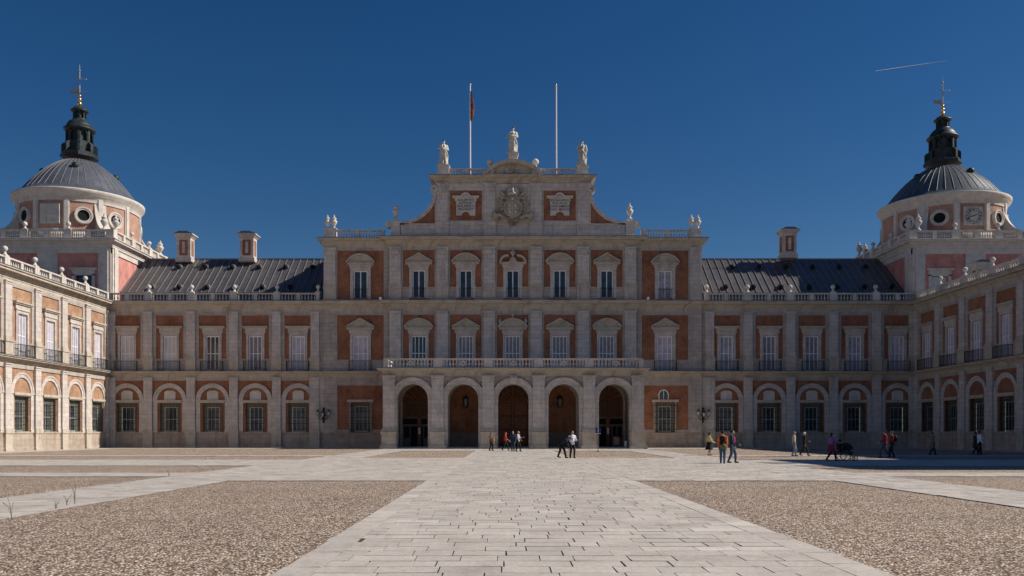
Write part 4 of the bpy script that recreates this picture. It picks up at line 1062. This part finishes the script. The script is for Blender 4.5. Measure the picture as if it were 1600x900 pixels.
for c,lab in ((-PB,'small dark lantern on the brick niche left of the main door'),(PB,'small dark lantern on the brick niche right of the main door')):
    t=thing('niche_lantern',lab,'lantern',(X0+.05+c,YQ+6.2,4.6),0,'lanterns inside the portico niches')
    m=MB(); m.box(-.3,.3,-.06,0,-.1,.95); m.lathe([(.34,.75),(.36,.8),(.12,1.05),(.04,1.2)],6,0,-.3,smooth=False); m.lathe([(.16,-.2),(.2,-.1)],6,0,-.3)
    for k in range(6):
        a=2*PI*k/6; m.tube((.18*math.cos(a),-.3+.18*math.sin(a),-.1),(.3*math.cos(a),-.3+.3*math.sin(a),.75),.02,None,4)
    m.obj('lantern_case',IRON,t); m=MB(); m.lathe([(.16,-.1),(.27,.74)],6,0,-.3,smooth=False); m.obj('lamp_glass',plain('dull_glass',(.20,.20,.19),.2),t)
# sign on a pole
def G(x,y): 
    s_=(y-HY)/CH; return ((x-VX)/s_,FPX/s_,0.0)
gx,gy,_=G(934.5,705.5)
t=thing('sign_post','blue information sign with a white symbol on a thin pole before the last right arch','sign',(gx,gy,0))
m=MB(); m.tube((0,0,0),(0,0,1.75),.03,None,8); m.lathe([(.22,0),(.22,.04),(.05,.07)],16); m.obj('pole',IRON,t)
SB=plain('blue_enamel',(.045,.035,.20),.4,0,.1); m=MB(); m.box(-.24,.24,-.03,.0,1.6,2.08); sp=m.obj('sign_panel',SB,t)
m=MB(); m.sph((0,-.035,1.97),(.035,.012,.04),8,6); m.box(-.035,.035,-.042,-.031,1.72,1.9); m.box(-.06,.06,-.042,-.031,1.68,1.72); m.obj('symbol',WHITE,sp)
m=MB(); m.box(-.24,.24,-.032,.002,1.55,1.6); m.obj('white_strip',WHITE,sp)
# stone bollard and bin by the right arch
t=MB(); t.lathe([(.16,0),(.16,.5),(.12,.62),(.05,.68)],12); tag(t.obj('bollard',STONE_W,None,(X0+11.65,YQ-.0+.6,.16)),'short white stone bollard standing inside the last right arch','bollard')
t=thing('information_board','small wooden noticeboard leaning beside the glazed door of the last right arch','noticeboard',(X0+10.9,YQ+2.2,.16)); m=MB(); m.box(-.35,.35,-.03,.03,.1,1.1); m.obj('board',WOODL,t)
m=MB(); m.box(-.25,.25,-.036,-.031,.3,.95); m.obj('paper',plain('poster_paper',(.30,.26,.20)),t)
m=MB(); [m.box(x-.025,x+.025,-.02,.02,0,.1) for x in (-.3,.3)]; m.obj('leg',WOOD,t)
# floodlights under the third storey
for x,lab in ((595,'small white floodlight on the ledge left of the central bays'),(1012,'small white floodlight on the ledge right of the central bays')):
    Y=92.4; m=MB(); m.tube((0,0,.16),(0,-.35,.16),.14,.16,12); m.box(-.03,.03,-.1,.1,0,.12); tag(m.obj('floodlight',WHITE,None,((x-VX)*Y/FPX,Y,F2)),lab,'floodlight','floodlights on the cornice')
# contrail
m=MB(); Y=6000; P=lambda x,y:((x-VX)*Y/FPX,Y,(HY-y)*Y/FPX)
pts=[P(1368,111),P(1400,106.5),P(1440,100.5),P(1482,94.5)]; rs=[2.5,4,2.8,.8]
for i in range(3): m.tube(pts[i],pts[i+1],rs[i],rs[i+1],8)
tag(m.obj('contrail',plain('white_vapour',(.84,.93,1.0),1,0,.02)),'thin white aircraft contrail in the blue sky at the upper right','contrail',None,'stuff')

# ------------------------------------------------------------------ people
SKIN=plain('skin',(.45,.26,.18),.6,0,.08)
MC={}
def cm(c):
    if c not in MC: MC[c]=plain('cloth',c,.85,0,.2,9)
    return MC[c]
def person(x,y,H,label,rz,top,legs,hair=(.03,.02,.015),stride=.0,arms=((.1,.2),(.1,.2)),lean=0,skirt=None,sleeves=None,head=0,long_hair=False,hat=None,longcoat=False,male=True,shoes=(.02,.02,.02),extra=None):
    gx,gy,_=G(x,y); zg=.02
    t=thing('person',label,'person',(gx,gy,zg),R(rz),'visitors in the courtyard')
    k=H; shw=.108*k if male else .095*k; hip=.052*k
    Rm=Matrix.Rotation(R(lean),3,'Y')
    P0=Vector((-.25*k*math.sin(R(lean))*.3,0,.53*k))
    T=lambda x_,y_,z_: tuple(P0+Rm@Vector((x_*k,y_,z_*k)))
    body=MB(); shirt=MB(); leg=MB(); shoe=[]
    # legs
    for s_,fx in ((1,stride),(-1,-stride)):
        h=(P0.x,s_*hip,.52*k); an=(fx*k,s_*hip*1.1,.05*k+(.03*k if fx<-.1 else 0)); kn=((h[0]+an[0])/2+.03*k+(.02*k if stride else 0),s_*hip*1.05,.285*k)
        capsule(body,h,.052*k,kn,.033*k); capsule(body,kn,.033*k,an,.022*k); 
        if legs is not None:
            capsule(leg,h,.062*k,kn,.044*k); capsule(leg,kn,.044*k,an,.034*k)
        shoe.append(MB()); capsule(shoe[-1],(an[0]-.015*k,an[1],.028*k+(an[2]-.05*k)),.026*k,(an[0]+.085*k,an[1],.022*k+(an[2]-.05*k)*.3),.022*k)
    if legs is not None: leg.sph((P0.x,0,.54*k),(.075*k,.098*k,.07*k),12,8)
    body.sph(tuple(P0),(.065*k,.09*k,.08*k),12,8)
    for z,a,b in ((.06,.062,.082),(.13,.065,.085),(.20,.07,.10),(.26,.062,.105)):
        body.sph(T(0,0,z),(a*k,b*k,.07*k),12,8); shirt.sph(T(0,0,z),(a*k+.018,b*k+.018,.078*k),12,8)
    shirt.sph(T(0,0,.0),(.08*k,.104*k,.06*k),12,8)
    if longcoat:
        shirt.lathe([(.12*k,.30*k),(.105*k,.42*k),(.09*k,.56*k)],14)
    capsule(body,T(0,0,.29),.034*k,T(.012,0,.35),.032*k)
    hc=Vector(T(.02,0,.405)); 
    body.sph(tuple(hc),(.054*k,.044*k,.064*k),14,10); body.sph(tuple(hc+Rm@Vector((.02*k,0,-.035*k))),(.034*k,.03*k,.03*k),10,7)
    body.sph(tuple(hc+Rm@Vector((.056*k,0,-.006*k))),(.012*k,.008*k,.015*k),7,5)
    for s_ in (-1,1): body.sph(tuple(hc+Rm@Vector((-.002*k,s_*.045*k,0))),(.01*k,.007*k,.016*k),6,5)
    hands=[]
    for s_,(p,e) in ((1,arms[0]),(-1,arms[1])):
        sh=Vector(T(0,s_*shw*1.0,.275)); 
        d1=Rm@Vector((math.sin(p),s_*.12,-math.cos(p))) if lean<30 else Vector((math.sin(p),s_*.12,-math.cos(p))); d1.normalize(); el=sh+d1*.17*k
        d2=Vector((math.sin(p+e),-s_*.06,-math.cos(p+e))).normalized(); wr=el+d2*.145*k; hd=wr+d2*.045*k
        capsule(body,tuple(sh),.030*k,tuple(el),.024*k); capsule(body,tuple(el),.024*k,tuple(wr),.017*k); capsule(body,tuple(wr),.017*k,tuple(hd),.02*k)
        capsule(shirt,tuple(sh),.042*k,tuple(el),.034*k); 
        if sleeves!='short': capsule(shirt,tuple(el),.034*k,tuple(wr),.027*k)
        hands.append((hd,d2,s_))
    me=remesh(body,.017); me.materials.clear(); me.materials.append(SKIN)
    # add fingers and eyes to the same mesh
    fb=MB()
    for hd,d2,s_ in hands:
        sd_=Vector((0,1,0)); nn=d2.cross(sd_).normalized()
        for i,o_ in enumerate((-.018,-.006,.006,.018)):
            b0=hd+d2*.014*k+nn*(o_*k*.9); L=(.034,.040,.038,.030)[i]*k; b1=b0+d2*L*.55-sd_*(s_*.006); b2=b1+d2*L*.45-sd_*(s_*.018)
            fb.tube(tuple(b0),tuple(b1),.0085,.008,6); fb.tube(tuple(b1),tuple(b2),.008,.006,6)
        b0=hd-nn*.016*k; b1=b0-nn*.02*k+d2*.018*k; fb.tube(tuple(b0),tuple(b1),.010,.008,6); fb.tube(tuple(b1),tuple(b1+d2*.018*k),.008,.006,6)
    fb.cur=1
    for s_ in (-1,1): fb.sph(tuple(hc+Rm@Vector((.050*k,s_*.017*k,.006*k))),(.005*k,.007*k,.005*k),6,4)
    fb.sph(tuple(hc+Rm@Vector((.047*k,0,-.034*k))),(.004*k,.014*k,.003*k),6,4)
    import bmesh
    fm=fb.mesh('f',[SKIN,IRON]); bm=bmesh.new(); bm.from_mesh(me); bm.from_mesh(fm); bm.to_mesh(me); bm.free(); me.materials.append(IRON)
    link('body',me,t)
    def cl(mb,name,c,vox=.018):
        q=remesh(mb,vox); q.materials.clear(); q.materials.append(cm(c)); return link(name,q,t)
    cl(shirt,'coat' if longcoat else 'jacket',top)
    if legs is not None: cl(leg,'trousers',legs)
    for sh_ in shoe: cl(sh_,'shoe',shoes,.014)
    if skirt:
        s_=MB(); z1,c=skirt; fn=lambda a,z:1+.05*math.sin(6*a)*(1 if z<.4*k else .3)
        s_.lathe([(.10*k,.60*k),(.115*k,.5*k),(.15*k,.35*k),(.175*k,z1*k)],24,fn=fn); s_.obj('skirt',cm(c),t)
    hr=MB(); hr.sph(tuple(hc+Rm@Vector((-.012*k,0,.014*k))),(.056*k,.050*k,.060*k),14,9)
    if long_hair: capsule(hr,tuple(hc+Rm@Vector((-.03*k,0,-.02*k))),.04*k,tuple(hc+Rm@Vector((-.045*k,0,-.10*k))),.03*k)
    q=remesh(hr,.014); q.materials.clear(); q.materials.append(cm(hair)); link('hair',q,t)
    if hat:
        m=MB(); m.lathe([(.075*k,hc.z+.03*k),(.072*k,hc.z+.04*k),(.055*k,hc.z+.042*k),(.05*k,hc.z+.085*k),(.02*k,hc.z+.09*k)],14,hc.x,hc.y); m.obj('hat',cm(hat),t)
    if extra: extra(t,k)
    return t
def bag(c,x,y,z,s=(.12,.09,.16),name='bag',strap=True):
    def f(t,k):
        m=MB(); m.sph((x,y,z*k),s,12,8); o=m.obj(name,cm(c),t)
        if strap: q=MB(); q.path([(x,y,z*k+s[2]*.7),(x*.5,y*.9,.75*k),(0,y*.3,.845*k)],.014,5); q.obj('strap',cm(c),o)
    return f
def vest(t,k):
    m=MB()
    for z,a,b in ((.60,.066,.09),(.66,.068,.092),(.73,.07,.10),(.79,.066,.098)): m.sph((0,0,z*k),(a*k+.03,b*k+.012,.07*k),12,8)
    q=remesh(m,.02); q.materials.clear(); q.materials.append(cm(BLK)); link('vest',q,t)
def pinkfront(t,k):
    m=MB(); m.sph((.075*k,0,.70*k),(.045,.055,.2),10,8); m.obj('shirt',cm((.55,.06,.28)),t)
BLK=(.012,.012,.014); JEAN=(.05,.085,.14); BEI=(.42,.38,.30)
person(767,704.5,1.62,'person in a brown top carrying a tan bag, standing left of the main door',-30,(.12,.05,.035),BLK,arms=((.3,.9),(.1,1.1)),male=False,stride=.06,extra=bag((.38,.22,.13),.22,.1,.58,(.1,.09,.17)))
person(789.5,704.5,1.66,'person in a bright red top mid-stride in front of the main door',0,(.45,.03,.04),BLK,hair=(.16,.08,.04),stride=.17,arms=((-.2,.3),(.5,.3)),male=False,sleeves='short')
person(801.5,706.2,1.78,'man in navy jacket and dark jeans before the main door',-100,(.02,.035,.07),(.02,.035,.06),stride=.05,arms=((.1,.2),(.2,.5)))
person(809.5,706.0,1.76,'fair-haired person in a pale top and black trousers beside the man in navy',-20,(.42,.42,.47),BLK,hair=(.42,.26,.12),stride=.09,arms=((.4,1.5),(.2,.9)),sleeves='short')
person(878,716.4,1.78,'man in dark suit bending forward with his hands on his knees',-15,(.018,.025,.04),BLK,hair=(.1,.09,.08),lean=62,stride=.13,arms=((.5,-.1),(.3,.0)))
person(894,716.4,1.74,'man in a white shirt and black trousers next to the bending man',-70,(.62,.62,.68),BLK,stride=.06,arms=((.2,1.5),(.3,1.5)),hair=(.08,.05,.03))
person(1108,712.3,1.60,'woman in a yellow top, black hat and long black skirt',15,(.60,.50,.22),None,skirt=(.26,BLK),stride=.08,arms=((.4,1.6),(.3,.9)),hat=BLK,male=False)
person(1129,725.0,1.72,'person in black vest with orange sleeves and a green bag, seen from behind',70,(.62,.14,.03),JEAN,stride=.08,arms=((.1,.15),(.0,.2)),hair=BLK,
    extra=lambda t,k:(bag((.13,.14,.05),-.14,-.08,.52,(.13,.15,.14))(t,k),vest(t,k)))
person(1143.5,724.0,1.74,'person in a dark jacket, pink shirt and blue jeans, walking beside the orange sleeves',-25,(.025,.02,.04),JEAN,stride=.10,arms=((.3,.8),(.2,.3)),extra=lambda t,k:pinkfront(t,k))
person(1240.5,713.2,1.70,'man in a beige jacket and light blue jeans walking in the sunlight',-15,BEI,(.14,.20,.28),hair=(.30,.20,.15),stride=.07,arms=((.1,.2),(.0,.4)))
person(1256.5,713.0,1.66,'white-haired person in a black suit striding beside the beige jacket',0,BLK,BLK,hair=(.65,.63,.6),stride=.19,arms=((.5,.8),(-.2,.4)))
person(1299,720.8,1.60,'woman in a violet jacket and magenta skirt pushing a pushchair',0,(.30,.11,.33),BLK,hair=BLK,long_hair=True,male=False,skirt=(.34,(.26,.02,.06)),stride=.19,arms=((.7,.7),(.8,.6)))
person(1383,715.6,1.75,'person in a plain red jacket and blue jeans walking in the shade',170,(.22,.012,.012),(.03,.05,.09),hair=BLK,stride=.17,arms=((.5,.5),(-.3,.2)))
person(1394,715.0,1.70,'person in a dark red jacket with a black backpack walking in the shade',172,(.16,.012,.012),(.015,.02,.03),hair=(.1,.08,.07),stride=.10,arms=((.3,.3),(-.2,.2)),extra=bag(BLK,-.2,0,.74,(.13,.17,.22),'backpack',False))
person(1457,712.0,1.66,'person in a long grey-brown coat striding alone under the shaded right wall',10,(.16,.13,.11),BLK,stride=.18,longcoat=True,arms=((.4,.3),(-.3,.2)),hair=(.10,.07,.05))
person(1530,711.3,1.74,'person in a white shirt holding one arm out, farthest right in the shade',0,(.75,.80,.85),BLK,hair=BLK,stride=.10,arms=((.9,.6),(.1,.3)))
person(1524,711.0,1.68,'person in dark clothes partly hidden behind the white shirt',0,(.02,.03,.03),BLK,hair=BLK,stride=.13,arms=((.1,.3),(-.2,.3)),longcoat=True)
# pushchair
gx,gy,_=G(1320,720.3)
t=thing('pushchair','black pushchair with large spoked wheels pushed by the woman in violet','pushchair',(gx,gy,.02))
def wheel(x,y,r,nm='wheel'):
    m=MB(); m.T=Matrix.Translation((x,y,r)); m.ring(0,0,r-.035,r,-.02,.02,0,2*PI,28); w_=m.obj(nm,IRON,t)
    s_=MB(); s_.T=m.T
    for k in range(12):
        a=2*PI*k/12; s_.tube((0,0,0),((r-.03)*math.cos(a),0,(r-.03)*math.sin(a)),.006,None,4)
    s_.tube((0,-.03,0),(0,.03,0),.03,None,8); s_.obj('spokes',POLE,w_)
for y in (-.28,.28): wheel(-.08,y,.32); wheel(.52,y*.7,.15)
m=MB()
for y in (-.26,.26):
    m.path([(-.62,y,1.05),(-.45,y,.95),(-.15,y,.62),(.15,y,.45),(.5,y*.7,.22),(.52,y*.7,.15)],.018,6); m.path([(-.3,y,.78),(-.08,y,.32)],.016,6); m.path([(.15,y,.45),(-.08,y,.32)],.014,6)
m.tube((-.62,-.26,1.05),(-.62,.26,1.05),.02,None,8); m.tube((-.08,-.28,.32),(-.08,.28,.32),.015,None,6); m.obj('frame',GREYP if 0 else IRON,t)
m=MB(); m.prism([(-.32,.42),(.28,.34),(.45,.46),(.2,.56),(-.12,.58),(-.38,.98),(-.46,.92)],-.23,.23); m.obj('seat',cm(BLK),t)
m=MB(); m.ring(-.02,.62,.24,.42,-.24,.24,R(5),R(130),12); m.sph((.12,0,.7),(.24,.22,.2),10,8); m.obj('hood',cm((.02,.02,.024)),t)
m=MB(); m.sph((-.3,0,1.12),(.10,.14,.12),9,7); m.obj('changing_bag',cm(BLK),t)
# dry weeds on the left path
WEED=plain('dry_weed_stem',(.13,.11,.06),.9)
for i,(x,y,h,lab) in enumerate(((18,811,.42,'dry weed at the near left corner of the gravel, at the frame edge'),(104,791,.30,'low dry weed second from the left on the edge of the gravel'),(117,789,.55,'tallest dry weed with two bare stems on the edge of the gravel'),(87,797,.22,'tiny dry weed between two larger ones on the gravel edge'),(264,746,.30,'lone dark weed sticking up from the far left path'))):
    gx,gy,_=G(x,y); random.seed(40+i); m=MB()
    for k in range(4):
        a=random.uniform(0,6.28); b=random.uniform(.08,.3); p=[(0,0,0),(b*.3*math.cos(a)*h,b*.3*math.sin(a)*h,h*.5),(b*math.cos(a)*h*1.6,b*h*math.sin(a),h*random.uniform(.7,1))]
        m.path(p,.0035,4)
        for q in range(4): c=p[1]; m.sph((c[0]+random.uniform(-.04,.04),c[1]+random.uniform(-.04,.04),random.uniform(.05,1)*h*.5),(.010,.007,.004),5,3)
    tag(m.obj('dry_weed',WEED,None,(gx,gy,.0)),lab,'weed','dry weeds along the left path')

# every window has its own curtain or shutter behind the glass
random.seed(21)
PV=[CURT,CURT,CURT,plain('cream_inner_shutter',(.60,.56,.56),.7,0,.15,1),plain('lilac_grey_blind',(.38,.36,.42),.7,0,.3,2),CURT,CURT2]
GV=[GLASS,GLASS,GLASS,plain('dim_curtain',(.12,.115,.11),.7,0,.5,1.5),plain('half_open_shutter',(.20,.20,.19),.7,0,.5,1.2)]  # plain curtain and shutter colours mixed in among the dark panes
for w_ in palace.children:
    if w_.name.split('.')[0]!='window': continue
    for p in w_.children:
        if p.name.split('.')[0]=='pane' and len(p.material_slots):
            cur=p.data.materials[0]; ch=PV if cur in (CURT,) else ([CURT2,CURT2,PV[4],GLASS] if cur is CURT2 else (GV if p.data.vertices[0].co.z<3 else [GLASS]))
            p.material_slots[0].link='OBJECT'; p.material_slots[0].material=random.choice(ch)
